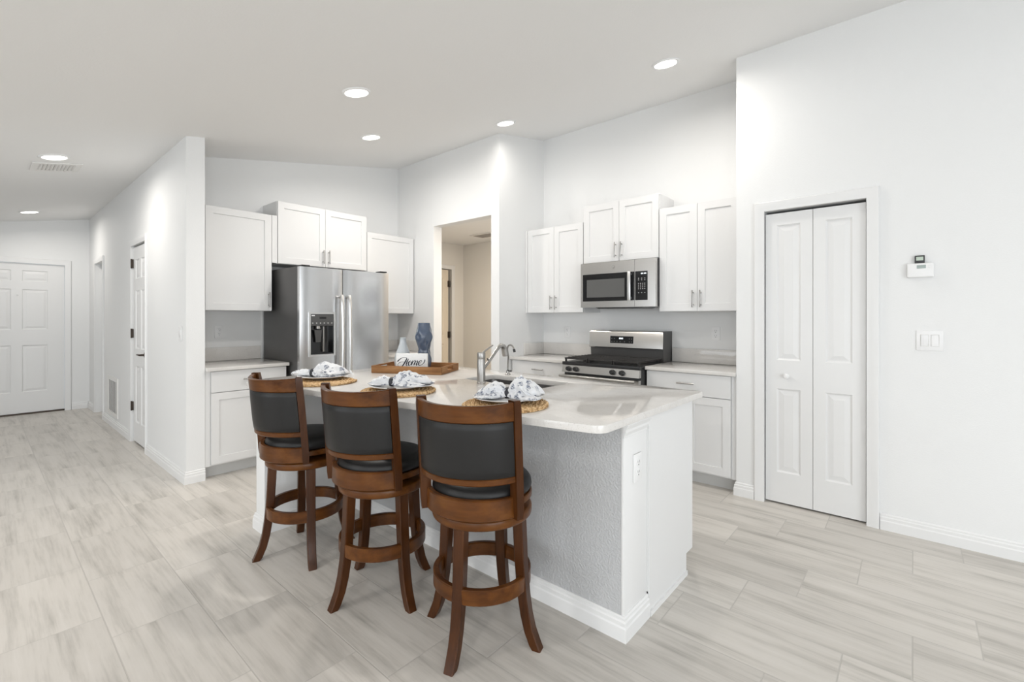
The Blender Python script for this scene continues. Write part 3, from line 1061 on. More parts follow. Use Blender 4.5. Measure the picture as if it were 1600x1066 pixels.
def bow_door(x0, x1, z0, z1, cut=None, nx=14, bow=0.016, t=0.055):
    """door skin curved across its width; local front at y=0 in the middle"""
    f = lambda x: bow * (2 * (x - (x0 + x1) / 2) / (x1 - x0)) ** 4
    xs = [x0 + (x1 - x0) * i / nx for i in range(nx + 1)]
    if cut:
        xs = sorted({*xs, cut[0], cut[1]})
        xs = [x for x in xs if x in cut[:2] or min(abs(x - cut[0]), abs(x - cut[1])) > 0.006]
    zs = sorted({z0, z1, *(cut[2:] if cut else ())})
    m = MB()
    ok = lambda i, j: not (cut and cut[0] - 1e-6 <= xs[i] and xs[i + 1] <= cut[1] + 1e-6 and cut[2] - 1e-6 <= zs[j] and zs[j + 1] <= cut[3] + 1e-6)
    vid, vs, fs = {}, [], []

    def V(i, j, k):
        if (i, j, k) not in vid:
            vid[(i, j, k)] = len(vs)
            vs.append((xs[i], f(xs[i]) if k == 0 else t, zs[j]))
        return vid[(i, j, k)]
    NX, NZ = len(xs) - 1, len(zs) - 1
    for i in range(NX):
        for j in range(NZ):
            if not ok(i, j):
                continue
            fs.append((V(i, j, 0), V(i + 1, j, 0), V(i + 1, j + 1, 0), V(i, j + 1, 0)))
            fs.append((V(i, j, 1), V(i, j + 1, 1), V(i + 1, j + 1, 1), V(i + 1, j, 1)))
            for (ii, jj, e) in ((i - 1, j, ((i, j), (i, j + 1))), (i + 1, j, ((i + 1, j), (i + 1, j + 1))), (i, j - 1, ((i, j), (i + 1, j))), (i, j + 1, ((i, j + 1), (i + 1, j + 1)))):
                if not (0 <= ii < NX and 0 <= jj < NZ) or not ok(ii, jj):
                    (p, q), (r, s) = e
                    fs.append((V(p, q, 0), V(r, s, 0), V(r, s, 1), V(p, q, 1)))
    return m.add(vs, fs)


SPL = 0.392
DC = (0.083, 0.300, 0.975, 1.335)
ld_ = bow_door(0.0, SPL - 0.003, 0.09, 1.735, DC).build('freezer_door', M_steel_f, fr, angle=40)
rd_ = bow_door(SPL + 0.003, FWD, 0.09, 1.735).build('fridge_door', M_steel_f, fr, angle=40)


def bar(x, z0, z1, r=0.0125):
    m = MB()
    n = 16
    path = []
    for i in range(n + 1):
        s = i / n
        path.append((x, -0.050 - 0.012 * sin(pi * s), z0 + (z1 - z0) * s))
    path = [(x, 0.004, z0 + 0.012)] + [(x, -0.038, z0 + 0.001)] + path[1:-1] + [(x, -0.038, z1 - 0.001), (x, 0.004, z1 - 0.012)]
    m.tube(path, r, 12)
    m.map(lambda p: (x + (p.x - x) * 1.15, p.y, p.z))
    return m


bar(SPL - 0.036, 0.42, 1.497).build('handle', M_hsteel, ld_)
bar(SPL + 0.036, 0.42, 1.497).build('handle', M_hsteel, rd_)
# dispenser
dx0, dx1, dz0, dz1 = DC
e = MB().plate(dx0 - 0.012, dx1 + 0.012, dz0 - 0.012, dz1 + 0.012, [(dx0 + 0.004, dx1 - 0.004, dz0 + 0.004, dz1 - 0.004)], -0.006, 0.004).build('dispenser_frame', M_hsteel, ld_, smooth=False)
dv = MB()
dv.box((dx0 + 0.001, 0.050, dz0 + 0.001), (dx1 - 0.001, 0.054, 1.226))
dv.box((dx0 + 0.001, 0.006, dz0 + 0.001), (dx0 + 0.006, 0.05, 1.226)).box((dx1 - 0.006, 0.006, dz0 + 0.001), (dx1 - 0.001, 0.05, 1.226))
dv.box((dx0 + 0.006, 0.006, dz0 + 0.001), (dx1 - 0.006, 0.05, dz0 + 0.012))
dv.build('dispenser_recess', M_gloss, ld_, smooth=False)
MB().box((dx0 + 0.004, 0.0, 1.228), (dx1 - 0.004, 0.03, dz1 - 0.004), 0.002).build('dispenser_panel', plain('dispenser_grey', (0.075, 0.075, 0.075, 1), 0.35), ld_)
MB().box((dx0 + 0.085, -0.001, 1.288), (dx0 + 0.145, 0.001, 1.306)).build('display', M_gloss, ld_, smooth=False)
MB().box((dx0 + 0.014, -0.0012, 1.313), (dx0 + 0.042, 0.0005, 1.322)).build('sticker', M_plastic, ld_, smooth=False)
for k in range(6):
    x = dx0 + 0.024 + k * 0.0345
    MB().cyl((x, -0.0012, 1.252), 0.0055, 0.002, 12, 'y').build('button', M_btn, ld_)
pd_ = MB().extr([(dx0 + 0.050, 1.190), (dx0 + 0.118, 1.190), (dx0 + 0.106, 1.085), (dx0 + 0.064, 1.085)], 'y', 0.022, 0.030)
pd_.build('paddle', M_fside, ld_, smooth=False)
MB().tube([(dx0 + 0.084, 0.03, 1.224), (dx0 + 0.084, 0.026, 1.200)], 0.022, 14).box((dx0 + 0.125, 0.02, 1.0), (dx0 + 0.140, 0.049, 1.222), 0.003).build('spout', M_nickel, ld_)


def badge(parent, x, y, z, r=0.0125):
    m = MB()
    n = 28
    m.lathe([(r * 0.80, 0), (r * 0.80, 0.0012), (r, 0.0012), (r, 0)], n, (x, y, z), 'y', cap=False)
    o = m.map(lambda p: (p.x, 2 * y - p.y, p.z)).build('badge', M_pull, parent)
    k = MB()
    for s in (-1, 1):
        pts = [(x + s * (0.1 + 0.45 * cos(a)) * r * 0.7, y - 0.0008, z + 0.5 * sin(a) * r) for a in [i * 0.45 for i in range(13)]]
        k.tube(pts, r * 0.07, 6)
    k.build('monogram', M_pull, parent)
    return o


badge(rd_, FWD - 0.100, 0.0065, 1.655, 0.0135)

far(fr, False)
for c_ in fr.children:
    c_.location.z = -0.05

# ------------------------------------------------------------------ microwave
MX, MW, MZ, MH = -2.326, 0.722, 1.392, 0.402
MF = 3.660
mw = thing('microwave', 'stainless over the range microwave with black window', 'microwave', (MX, MF, MZ))
MB().box((0.004, 0.035, 0.004), (MW - 0.004, 4.059 - MF, MH), 0.003).build('body', M_black, mw)
xs_ = 0.535   # split between door and control side
md = MB().plate(0, xs_ - 0.001, 0.0, MH, [(0.022, 0.478, 0.055, 0.300)], 0, 0.034).build('door', M_steel, mw, smooth=False)
MB().box((0.0225, 0.004, 0.0555), (0.4775, 0.030, 0.2995)).build('door_surround', M_gloss, md, smooth=False)
MB().box((0.062, 0.0028, 0.090), (0.440, 0.0038, 0.250)).build('window', M_window_glass, md, smooth=False)
mc = MB().plate(xs_ + 0.001, MW, 0.0, MH, [(xs_ + 0.006, MW - 0.070, 0.055, 0.300)], 0, 0.034).build('control_side', M_steel, mw, smooth=False)
MB().box((xs_ + 0.0065, 0.003, 0.0555), (MW - 0.0705, 0.03, 0.2995)).build('control_panel', M_gloss, mc, smooth=False)
mhm = MB()
mhm.box((0.482, -0.034, 0.054), (0.512, -0.024, 0.304), 0.004)
mhm.box((0.488, -0.025, 0.066), (0.506, -0.0005, 0.086), 0.002).box((0.488, -0.025, 0.272), (0.506, -0.0005, 0.292), 0.002)
mhm.build('handle', M_hsteel, md)
MB().box((0.4795, 0.0006, 0.0556), (xs_ - 0.0015, 0.0028, 0.2994)).map(lambda p: (p.x, p.y - 0.003, p.z)).build('door_edge', M_gloss, md, smooth=False)
# clock digits as little bars
dg = MB()
for k, x in enumerate((0.592, 0.604, 0.620, 0.630)):
    dg.box((x, 0.0022, 0.275), (x + 0.0075, 0.0028, 0.285))
dg.build('clock', M_led, mc, smooth=False)
for r_ in range(7):
    for c_ in range(4 if 2 <= r_ <= 5 else 3):
        z = (0.240, 0.226, 0.196, 0.181, 0.166, 0.151, 0.118)[r_]
        x = 0.566 + c_ * (0.0185 if 2 <= r_ <= 5 else 0.028)
        MB().box((x, 0.0022, z - 0.003), (x + 0.008, 0.0029, z + 0.003)).build('button', M_btn, mc, smooth=False)
badge(md, 0.335, -0.0002, 0.352, 0.014)
vb = MB().extr([(0.12, 0.0), (0.60, 0.0), (0.56, -0.012), (0.16, -0.012)], 'y', 0.05, 0.30)
vb.build('grease_vent', M_fside, mw, smooth=False)

far(mw)

# ------------------------------------------------------------------ range
RX, RW, RF = -2.451, 0.762, 3.530
rg = thing('gas_range', 'stainless gas range with black grates and four front knobs', 'range', (RX, RF, 0))
MB().box((0.003, 0.045, 0.02), (RW - 0.003, 0.688, 0.890), 0.003).build('body', M_black, rg)
od = MB().plate(0.004, RW - 0.004, 0.22, 0.792, [(0.10, RW - 0.10, 0.36, 0.66)], 0.0, 0.044).build('oven_door', M_steel, rg, smooth=False)
MB().box((0.1005, 0.006, 0.3605), (RW - 0.1005, 0.04, 0.6595)).build('oven_window', M_gloss, od, smooth=False)
hm = MB().tube([(0.012, -0.052, 0.786), (0.05, -0.056, 0.786), (RW - 0.05, -0.056, 0.786), (RW - 0.012, -0.052, 0.786)], [0.012, 0.014, 0.014, 0.012], 12)
hm.box((0.055, -0.05, 0.767), (0.085, -0.0005, 0.790), 0.003).box((RW - 0.085, -0.05, 0.767), (RW - 0.055, -0.0005, 0.790), 0.003)
hm.build('handle', M_nickel, od)
MB().box((0.004, 0.002, 0.035), (RW - 0.004, 0.044, 0.212), 0.003).build('storage_drawer', M_steel, rg)
cp = MB().extr([(0.003, 0.814), (0.044, 0.814), (0.044, 0.878), (0.016, 0.878)], 'x', 0.002, RW - 0.002).build('control_panel', M_steel, rg, smooth=False)
for x in (0.075, 0.152, 0.520, 0.608):
    k = MB().lathe([(0.0235, 0), (0.0235, 0.006), (0.020, 0.009), (0.0185, 0.030), (0.016, 0.033), (0.0, 0.034)], 24, (0, 0, 0), 'y', cap=False)
    k.box((-0.004, 0.012, -0.017), (0.004, 0.039, 0.017), 0.002)
    a = math.atan2(0.014, 0.085)
    k.map(lambda p: Matrix.Rotation(-a, 3, 'X') @ Vector((p.x, -p.y, p.z))).map(lambda p: (p.x + x, p.y + 0.0085, p.z + 0.845))
    k.build('knob', M_black, rg)
MB().box((0.0, 0.010, 0.879), (RW, 0.045, 0.908), 0.004).box((0.0, 0.045, 0.892), (RW, 0.565, 0.908), 0.003).build('cooktop', M_black, rg)
# burners and grates
for (x, y) in ((0.18, 0.17), (0.18, 0.37), (0.58, 0.17), (0.58, 0.37)):
    MB().lathe([(0.05, 0.908), (0.05, 0.914), (0.036, 0.917), (0.036, 0.926), (0.030, 0.929), (0.0, 0.930)], 24, (x, y, 0), cap=False).build('burner', M_iron, rg)
for (xa, xb) in ((0.015, 0.255), (0.262, 0.500), (0.507, RW - 0.015)):
    g = MB()
    bz0, bz1 = 0.931, 0.944
    for y in (0.035, 0.485):
        g.box((xa, y - 0.007, bz0), (xb, y + 0.007, bz1), 0.002)
    for x in (xa + 0.007, xb - 0.007):
        g.box((x - 0.007, 0.035, bz0), (x + 0.007, 0.485, bz1), 0.002)
    for k in range(1, 8):
        y = 0.035 + 0.45 * k / 8
        g.box((xa, y - 0.005, bz0), (xb, y + 0.005, bz1 + 0.004), 0.002)
    g.box(((xa + xb) / 2 - 0.006, 0.035, bz0), ((xa + xb) / 2 + 0.006, 0.485, bz1), 0.002)
    for x in (xa + 0.008, xb - 0.008):
        for y in (0.04, 0.48):
            g.box((x - 0.007, y - 0.007, 0.9085), (x + 0.007, y + 0.007, bz0 + 0.002), 0.001)
    g.build('grate', M_iron, rg)
bgd = MB().extr([(0.512, 0.9085), (0.685, 0.9085), (0.685, 1.02), (0.505, 1.02)], 'x', 0.004, RW - 0.004)
bgd.build('backguard_riser', M_fside, rg, smooth=False)
bp = MB()
pr = [(0.685, 1.021), (0.488, 1.021), (0.483, 1.027), (0.493, 1.165), (0.500, 1.180), (0.512, 1.186), (0.685, 1.186)]
bp.extr(pr, 'x', 0.0, RW - 0.0035)
bk = bp.build('backguard', M_steel, rg, angle=25)
dp = MB().box((0.232, -0.0018, -0.034), (0.472, 0.003, 0.034))
slant = math.atan2(0.010, 0.138)
pos = lambda p: Matrix.Rotation(-slant, 3, 'X') @ Vector(p) + Vector((0, 0.4883, 1.100))
dp.map(pos).build('display_panel', M_gloss, bk, smooth=False)
dg = MB()
for x in (0.328, 0.3375, 0.349, 0.3585):
    dg.box((x, -0.0026, 0.006), (x + 0.0070, -0.0020, 0.019))
dg.map(pos).build('clock', M_led, bk, smooth=False)
for r_, row in enumerate(((0.246, 0.272, 0.43, 0.452), (0.246, 0.272, 0.302, 0.335, 0.380, 0.43, 0.452))):
    for x in row:
        MB().box((x, -0.0024, 0.008 - r_ * 0.028), (x + 0.007, -0.0020, 0.011 - r_ * 0.028)).map(pos).build('button', M_btn, bk, smooth=False)
MB().box((RW - 0.003, 0.49, 0.91), (RW + 0.0005, 0.685, 1.186)).build('side_cap', M_fside, rg, smooth=False)

for c_ in rg.children:
    c_.location.z = -0.011

# ------------------------------------------------------------------ island
IX1, IX0 = -0.880, -3.075      # right end / left end
isl = thing('kitchen_island', 'white kitchen island with textured half wall under pale stone top', 'kitchen island', (0, 0, 0))
MB().prism([(IX0 + 0.1255, 1.706), (IX1 - 0.012, 1.706), (IX1 - 0.012, 1.915), (IX0 + 0.1255, 1.915)], 0.0, 0.882).build('half_wall', M_pony, isl, smooth=False, label='grey textured half wall')
MB().box((IX0, 1.135, 0.0), (IX0 + 0.125, 1.915, 0.882), 0.002).build('wing_wall', M_wall, isl)
MB().box((IX1 - 0.0118, 1.704, 0.0), (IX1, 1.9155, 0.882), 0.0015).build('end_cap', M_trim, isl)
MB().box((IX0, 1.916, 0.105), (IX1 + 0.004, 2.432, 0.66)).plate(IX0, IX1 + 0.004, 1.916, 2.432, [(-2.20, -1.48, 1.96, 2.36)], 0, 0.221).map(lambda p: p if p.z < 0.7 and p.y > 1.9 else (p.x, p.z, 0.661 + p.y)).build('carcass', M_cab, isl, smooth=False)
ep = MB().extr([(1.918, 0.0), (2.355, 0.0), (2.355, 0.105), (2.440, 0.105), (2.440, 0.882), (1.918, 0.882)], 'x', IX1 + 0.0045, IX1 + 0.010)
ep.build('end_panel', M_cab, isl, smooth=False)
MB().box((IX1 + 0.0101, 1.919, 0), (IX1 + 0.018, 2.353, 0.022)).build('shoe_moulding', M_trim, isl, smooth=False)
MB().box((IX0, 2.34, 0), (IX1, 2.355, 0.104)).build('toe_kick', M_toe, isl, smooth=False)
for k in range(5):
    w_ = (IX1 - IX0) / 5
    a, b2 = IX0 + w_ * k + 0.003, IX0 + w_ * (k + 1) - 0.003
    m = MB().leaf(a, b2, 0.14, 0.874, 0, 0.0185, [(a + 0.057, b2 - 0.057, 0.197, 0.817)], SHAKER).map(lambda p: (p.x, 2.4515 - p.y, p.z))
    m.build('door', M_cab, isl, smooth=False)
bb_path([(IX0, 1.9), (IX0, 1.135), (IX0 + 0.125, 1.135), (IX0 + 0.125, 1.706), (IX1, 1.706), (IX1, 1.9155)]).build('baseboard', M_trim, isl, smooth=False)
# little cornice under the top at the end of the half wall
CR = [(0, 0.812), (0.004, 0.815), (0.004, 0.822), (0.011, 0.838), (0.011, 0.848), (0.020, 0.866), (0.022, 0.8815), (0, 0.8815)]
MB().extr([(IX1 + d, z) for d, z in CR], 'y', 1.698, 1.917).build('cornice', M_trim, isl, smooth=False)
MB().extr([(IX1 + 0.010 + d * 0.6, 0.866 + (z - 0.866)) for d, z in [(0, 0.866), (0.006, 0.869), (0.010, 0.8815), (0, 0.8815)]], 'y', 1.919, 2.438).build('scribe_moulding', M_trim, isl, smooth=False)

# island top with rounded corners, slightly bowed front and the sink cut-out
ict = thing('countertop', 'large pale quartz island countertop with slanted front edge', 'countertop', (0, 0, 0), group='quartz countertops')
YB = 2.495
XR, XL = -0.832, -3.118


def fillet(poly, rads, n=8):
    out = []
    m = len(poly)
    for i, p in enumerate(poly):
        r = rads[i]
        if r <= 0:
            out.append(p)
            continue
        P, A, B = Vector(p), Vector(poly[i - 1]), Vector(poly[(i + 1) % m])
        u, v = (A - P).normalized(), (B - P).normalized()
        ang = u.angle(v)
        d = r / math.tan(ang / 2)
        c = P + (u + v).normalized() * (r / sin(ang / 2))
        s, e_ = P + u * d, P + v * d
        a0 = atan2(s.y - c.y, s.x - c.x)
        a1 = atan2(e_.y - c.y, e_.x - c.x)
        da = (a1 - a0 + pi) % (2 * pi) - pi
        for k in range(n + 1):
            a = a0 + da * k / n
            out.append((c.x + r * cos(a), c.y + r * sin(a)))
    return out


front = []
yl, yr = 1.052, 1.452
for k in range(1, 12):
    s = k / 12
    front.append((XL + (XR - XL) * s, yl + (yr - yl) * s - 0.012 * sin(pi * s)))
poly = [(XL, yl)] + front + [(XR, yr), (XR, YB), (XL, YB)]
rads = [0.09] + [0] * len(front) + [0.055, 0.02, 0.02]
outer = fillet(poly, rads)
SX0, SX1, SY0, SY1 = -2.150, -1.535, 2.012, 2.300
sink_poly = fillet([(SX0, SY0), (SX1, SY0), (SX1, SY1), (SX0, SY1)], [0.03] * 4, 5)


def slab_with_hole(outer, hole, z0, z1, bev):
    bm = bmesh.new()
    ins = lambda P, d: P
    ov = [bm.verts.new((x, y, z1)) for x, y in outer]
    hv = [bm.verts.new((x, y, z1)) for x, y in hole]
    ed = [bm.edges.new((ov[i], ov[(i + 1) % len(ov)])) for i in range(len(ov))]
    ed += [bm.edges.new((hv[i], hv[(i + 1) % len(hv)])) for i in range(len(hv))]
    bmesh.ops.triangle_fill(bm, use_beauty=True, use_dissolve=False, edges=ed)
    top = bm.faces[:]
    r = bmesh.ops.extrude_face_region(bm, geom=top)
    nv = [g for g in r['geom'] if isinstance(g, bmesh.types.BMVert)]
    for v in nv:
        v.co.z = z0
    bmesh.ops.recalc_face_normals(bm, faces=bm.faces[:])
    be = [e for e in bm.edges if len(e.link_faces) == 2 and e.calc_face_angle(0) > 1.2]
    bmesh.ops.bevel(bm, geom=be, offset=bev, segments=2, profile=0.6, affect='EDGES')
    return bm


MB().addbm(slab_with_hole(outer, sink_poly, 0.884, 0.914, 0.003)).build('slab', M_quartz, ict, angle=30)

# sink
sk = thing('kitchen_sink', 'undermount stainless double bowl sink in the island top', 'sink', ((SX0 + SX1) / 2, (SY0 + SY1) / 2, 0.70))
hx, hy = (SX1 - SX0) / 2 + 0.008, (SY1 - SY0) / 2 + 0.008
sh = MB()
for (xa, xb) in ((-hx, -0.012), (0.012, hx)):
    cxm = (xa + xb) / 2
    lo = fillet([(xa + 0.012, -hy + 0.012), (xb - 0.012, -hy + 0.012), (xb - 0.012, hy - 0.012), (xa + 0.012, hy - 0.012)], [0.05] * 4, 5)
    up_ = fillet([(xa, -hy), (xb, -hy), (xb, hy), (xa, hy)], [0.04] * 4, 5)
    n = len(lo)
    vs = [(x, y, 0.183) for x, y in up_] + [(x, y, 0.01) for x, y in lo]
    fs = [(i, (i + 1) % n, n + (i + 1) % n, n + i) for i in range(n)] + [tuple(n + i for i in range(n))]
    sh.add(vs, fs)
ob = sh.build('basin', M_sink, sk, angle=50)
MB().plate(-hx - 0.012, hx + 0.012, -hy - 0.012, hy + 0.012, [(-hx, -0.012, -hy, hy), (0.012, hx, -hy, hy)], 0.178, 0.1832).map(lambda p: (p.x, p.z, p.y)).build('rim', M_sink, sk, smooth=False)
for s in (-1, 1):
    MB().lathe([(0.043, 0.0105), (0.043, 0.013), (0.030, 0.013), (0.028, 0.011)], 24, (s * hx / 2, 0, 0), cap=True).build('drain', M_nickel, sk)

# main faucet
fc = thing('kitchen_faucet', 'brushed nickel pull out faucet with thick round body', 'faucet', (-1.926, 1.948, 0.914))
MB().lathe([(0.0265, 0.0005), (0.0265, 0.006), (0.0245, 0.008), (0.0245, 0.138), (0.0238, 0.140), (0.0238, 0.144), (0.0245, 0.146), (0.0245, 0.176), (0.0225, 0.181), (0, 0.182)], 32, cap=False).build('body', M_nickel, fc)
wand = MB()
pts, rs = [], []
K = [(0.020, 0.085), (0.06, 0.120), (0.10, 0.155), (0.135, 0.190), (0.155, 0.207), (0.175, 0.214), (0.193, 0.208), (0.205, 0.190), (0.212, 0.165), (0.216, 0.148)]
RS = [0.0095, 0.0095, 0.0095, 0.0105, 0.012, 0.014, 0.0165, 0.0185, 0.020, 0.0195]
wand.tube([(0, a, b_) for a, b_ in K], RS, 16)
wand.build('spout', M_nickel, fc)
MB().tube([(0, 0.068, 0.112), (0, 0.064, 0.128), (0, 0.050, 0.142)], [0.004, 0.005, 0.003], 8).build('spray_trigger', M_black, fc)
MB().tube([(0, 0.012, 0.176), (0, 0.035, 0.190), (0, 0.10, 0.218)], [0.006, 0.0055, 0.004], 10).build('lever_handle', M_nickel, fc)
# small filter tap
ft = thing('filter_faucet', 'slim gooseneck drinking water tap behind the sink', 'faucet', (-2.072, 2.350, 0.914))
MB().lathe([(0.019, 0.0005), (0.019, 0.006), (0.012, 0.012), (0.009, 0.03), (0.0, 0.031)], 20, cap=False).build('base', M_nickel, ft)
gp = [(0, 0, 0.02), (0.002, 0, 0.07), (0.010, -0.004, 0.125)]
for k in range(0, 9):
    a = pi - k * pi * 0.92 / 8
    gp.append((0.058 + 0.043 * cos(a), -0.02 + 0.0 * k - 0.004 * k, 0.165 + 0.040 * sin(a)))
MB().tube(gp, [0.0055] * len(gp), 10).build('gooseneck', M_nickel, ft)
MB().tube([Vector(gp[-1]) + Vector((0, 0, 0.004)), Vector(gp[-1]) + Vector((0.006, 0, -0.014))], 0.0085, 12).build('nozzle', M_black, ft)
MB().tube([(0.0, 0, 0.030), (0.028, -0.012, 0.028), (0.045, -0.02, 0.030)], [0.005, 0.005, 0.006], 8).build('tap_handle', M_black, ft)

# ------------------------------------------------------------------ bar stools
HWB, RB = 0.191, 0.235
TH = math.asin(HWB / RB)


def rec(z):
    s = max(0.0, (z - 0.56) / 0.43)
    return 0.042 * s ** 1.2


def recl(p):
    return (p.x, p.y - rec(p.z), p.z)


def rrect(r0, r1, z0, z1, c, nz=6):
    out = [(r0, z0 + c), (r0 + c, z0), (r1 - c, z0), (r1, z0 + c)]
    out += [(r1, z0 + c + (z1 - z0 - 2 * c) * k / nz) for k in range(1, nz)]
    out += [(r1, z1 - c), (r1 - c, z1), (r0 + c, z1), (r0, z1 - c)]
    out += [(r0, z1 - c - (z1 - z0 - 2 * c) * k / nz) for k in range(1, nz)]
    return out


def make_stool(label, loc, facing, legang):
    e = thing('bar_stool', label, 'bar stool', (loc[0], loc[1], 0), facing - pi / 2, 'swivel bar stools')
    # seat
    MB().lathe([(0.0, 0.600), (0.190, 0.600), (0.199, 0.606), (0.2045, 0.620), (0.202, 0.640), (0.190, 0.655), (0.165, 0.664), (0.10, 0.669), (0.0, 0.670)], 48, cap=False).build('seat_cushion', M_leather, e, angle=60)
    MB().arc(rrect(0.150, 0.205, 0.572, 0.599, 0.004, 2), 0, 2 * pi, 56, True).build('seat_frame', M_wood_h, e)
    MB().cyl((0, 0, 0.542), 0.085, 0.029, 28).build('swivel_plate', M_iron, e)
    MB().lathe([(0.0, 0.500), (0.196, 0.500), (0.203, 0.505), (0.205, 0.512), (0.205, 0.532), (0.202, 0.538), (0.195, 0.541), (0.0, 0.541)], 56, cap=False).build('seat_base', M_wood_h, e, angle=50)
    # rounded board that wraps the seat behind
    w = TH + R(0.5)
    MB().arc(rrect(0.206, 0.230, 0.548, 0.627, 0.004, 3), -pi / 2 - w, -pi / 2 + w, 36).build('seat_back_board', M_wood_h, e)
    # backrest
    MB().arc(rrect(RB - 0.010, RB + 0.013, 0.921, 0.984, 0.004, 3), -pi / 2 - TH + 0.05, -pi / 2 + TH - 0.05, 30).map(lambda p: (p.x, p.y, p.z + (0.010 * (abs(p.x) / 0.2) ** 3 if p.z > 0.95 else 0))).map(recl).build('top_rail', M_wood_h, e)
    MB().arc(rrect(RB - 0.009, RB + 0.010, 0.688, 0.714, 0.004, 2), -pi / 2 - TH + 0.05, -pi / 2 + TH - 0.05, 30).map(recl).build('lower_rail', M_wood_h, e)
    pad = MB().arc(rrect(RB - 0.016, RB + 0.0115, 0.7142, 0.9208, 0.0022, 8), -pi / 2 - TH + 0.062, -pi / 2 + TH - 0.062, 30)

    def puff(p):
        r = sqrt(p.x ** 2 + p.y ** 2)
        a = atan2(p.x, -p.y) / TH
        s = (1 - min(1, abs(a)) ** 4) * (1 - abs((p.z - 0.8175) / 0.103) ** 4)
        k = 0.003 * max(0, s) * (1 if r > RB else -3)
        return Vector((p.x * (r + k) / r, p.y * (r + k) / r, p.z))
    pad.map(puff).map(recl).build('backrest_pad', M_leather, e, angle=50)
    # two upright posts
    for s in (-1, 1):
        m = MB()
        vs, fs = [], []
        N = 14
        ca = -pi / 2 + s * TH
        er = Vector((cos(ca), sin(ca), 0))
        et = Vector((-sin(ca), cos(ca), 0)) * s
        for i in range(N + 1):
            z = 0.545 + (0.997 - 0.545) * i / N
            cpt = er * (RB - 0.004) + Vector((0, -rec(z), z)) + et * 0.004
            hw_, hd_ = 0.0165, 0.0205
            if i == 0:
                hw_ -= 0.002
                hd_ -= 0.003
            if i == N:
                hw_ -= 0.002
                hd_ -= 0.003
            for (u, v) in ((-1, -1), (1, -1), (1, 1), (-1, 1)):
                vs.append(cpt + et * hw_ * u + er * hd_ * v)
        for i in range(N):
            for k in range(4):
                fs.append((i * 4 + k, i * 4 + (k + 1) % 4, i * 4 + 4 + (k + 1) % 4, i * 4 + 4 + k))
        fs += [(3, 2, 1, 0), (N * 4, N * 4 + 1, N * 4 + 2, N * 4 + 3)]
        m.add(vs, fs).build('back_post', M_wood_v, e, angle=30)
    # legs and foot ring (do not turn with the seat)
    rz = legang - (facing - pi / 2)
    path = [(0.168, 0.500), (0.172, 0.42), (0.176, 0.34), (0.181, 0.27), (0.188, 0.20), (0.199, 0.13), (0.214, 0.07), (0.234, 0.022), (0.246, 0.0)]
    for k in range(4):
        m = MB()
        vs, fs = [], []
        n = len(path)
        for i, (r, z) in enumerate(path):
            a, b2 = path[max(0, i - 1)], path[min(n - 1, i + 1)]
            d = Vector((b2[0] - a[0], 0, b2[1] - a[1])).normalized()
            nr = Vector((-d.z, 0, d.x))
            if i == n - 1 or i == 0:
                nr = Vector((1, 0, 0))
            hw_ = 0.0235 - 0.0035 * i / (n - 1)
            hd_ = 0.0215 - 0.003 * i / (n - 1)
            c_ = 0.0035
            for (u, v) in ((-1, -1 + c_ / hd_), (-1 + c_ / hw_, -1), (1 - c_ / hw_, -1), (1, -1 + c_ / hd_), (1, 1 - c_ / hd_), (1 - c_ / hw_, 1), (-1 + c_ / hw_, 1), (-1, 1 - c_ / hd_)):
                p = Vector((r, 0, z)) + Vector((0, 1, 0)) * hw_ * u + nr * hd_ * v
                vs.append(p)
        for i in range(n - 1):
            for q in range(8):
                fs.append((i * 8 + q, i * 8 + (q + 1) % 8, i * 8 + 8 + (q + 1) % 8, i * 8 + 8 + q))
        fs += [tuple(range(7, -1, -1)), tuple((n - 1) * 8 + q for q in range(8))]
        m.add(vs, fs)
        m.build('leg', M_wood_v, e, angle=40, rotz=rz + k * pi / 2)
    ring = MB().arc(rrect(0.176, 0.201, 0.222, 0.282, 0.004, 2), 0, 2 * pi, 56, True).build('foot_ring', M_wood_h, e, rotz=rz)
    for k in range(4):
        a = k * pi / 2
        mm = MB()
        for dz in (-0.009, 0.009):
            mm.lathe([(0.0065, 0), (0.006, 0.0015), (0, 0.0018)], 12, (0, dz, 0), 'x', cap=False)
        mm.map(lambda p: Matrix.Rotation(a, 3, 'Z') @ Vector((0.1762 - p.x, p.y, p.z + 0.252)))
        mm.build('screws', M_bronze, ring, smooth=True)
    return e


make_stool('swivel bar stool farthest left, beside the island wing wall', (-2.584, 1.214), R(99.7), R(72.2))
make_stool('middle swivel bar stool between the other two', (-1.931, 1.282), R(106.8), R(85.6))
make_stool('nearest and largest looking swivel bar stool, on the right', (-1.352, 1.374), R(114.0), R(16.0))

# ------------------------------------------------------------------ place settings
mat_m = MB()
RM = 0.196
turns = 9
N = 1150
for st in range(3):
    path = []
    for i in range(N):
        s = i / (N - 1)
        th_ = sqrt(0.0025 + s * 0.9975) * turns * 2 * pi
        r = 0.012 + (RM - 0.020) * th_ / (turns * 2 * pi)
        u = r * th_ / 2 / 0.0125 + st * 2 * pi / 3
        rr = r + 0.0066 * sin(u)
        path.append((rr * cos(th_), rr * sin(th_), 0.0075 + 0.0030 * sin(2 * u)))
    mat_m.tube(path, 0.0048, 5)
mat_m.lathe([(0, 0.0008), (RM - 0.006, 0.0008), (RM - 0.006, 0.006), (0, 0.006)], 48, cap=False)
mat_me = mat_m.mesh('placemat', M_straw)
plate_me = MB().lathe([(0.0, 0.002), (0.072, 0.002), (0.076, 0.0), (0.084, 0.0), (0.090, 0.003), (0.130, 0.013), (0.1495, 0.0185), (0.150, 0.020), (0.1465, 0.021), (0.127, 0.0165), (0.090, 0.008), (0.0, 0.006)], 56, cap=False).mesh('dinner_plate', M_porc)


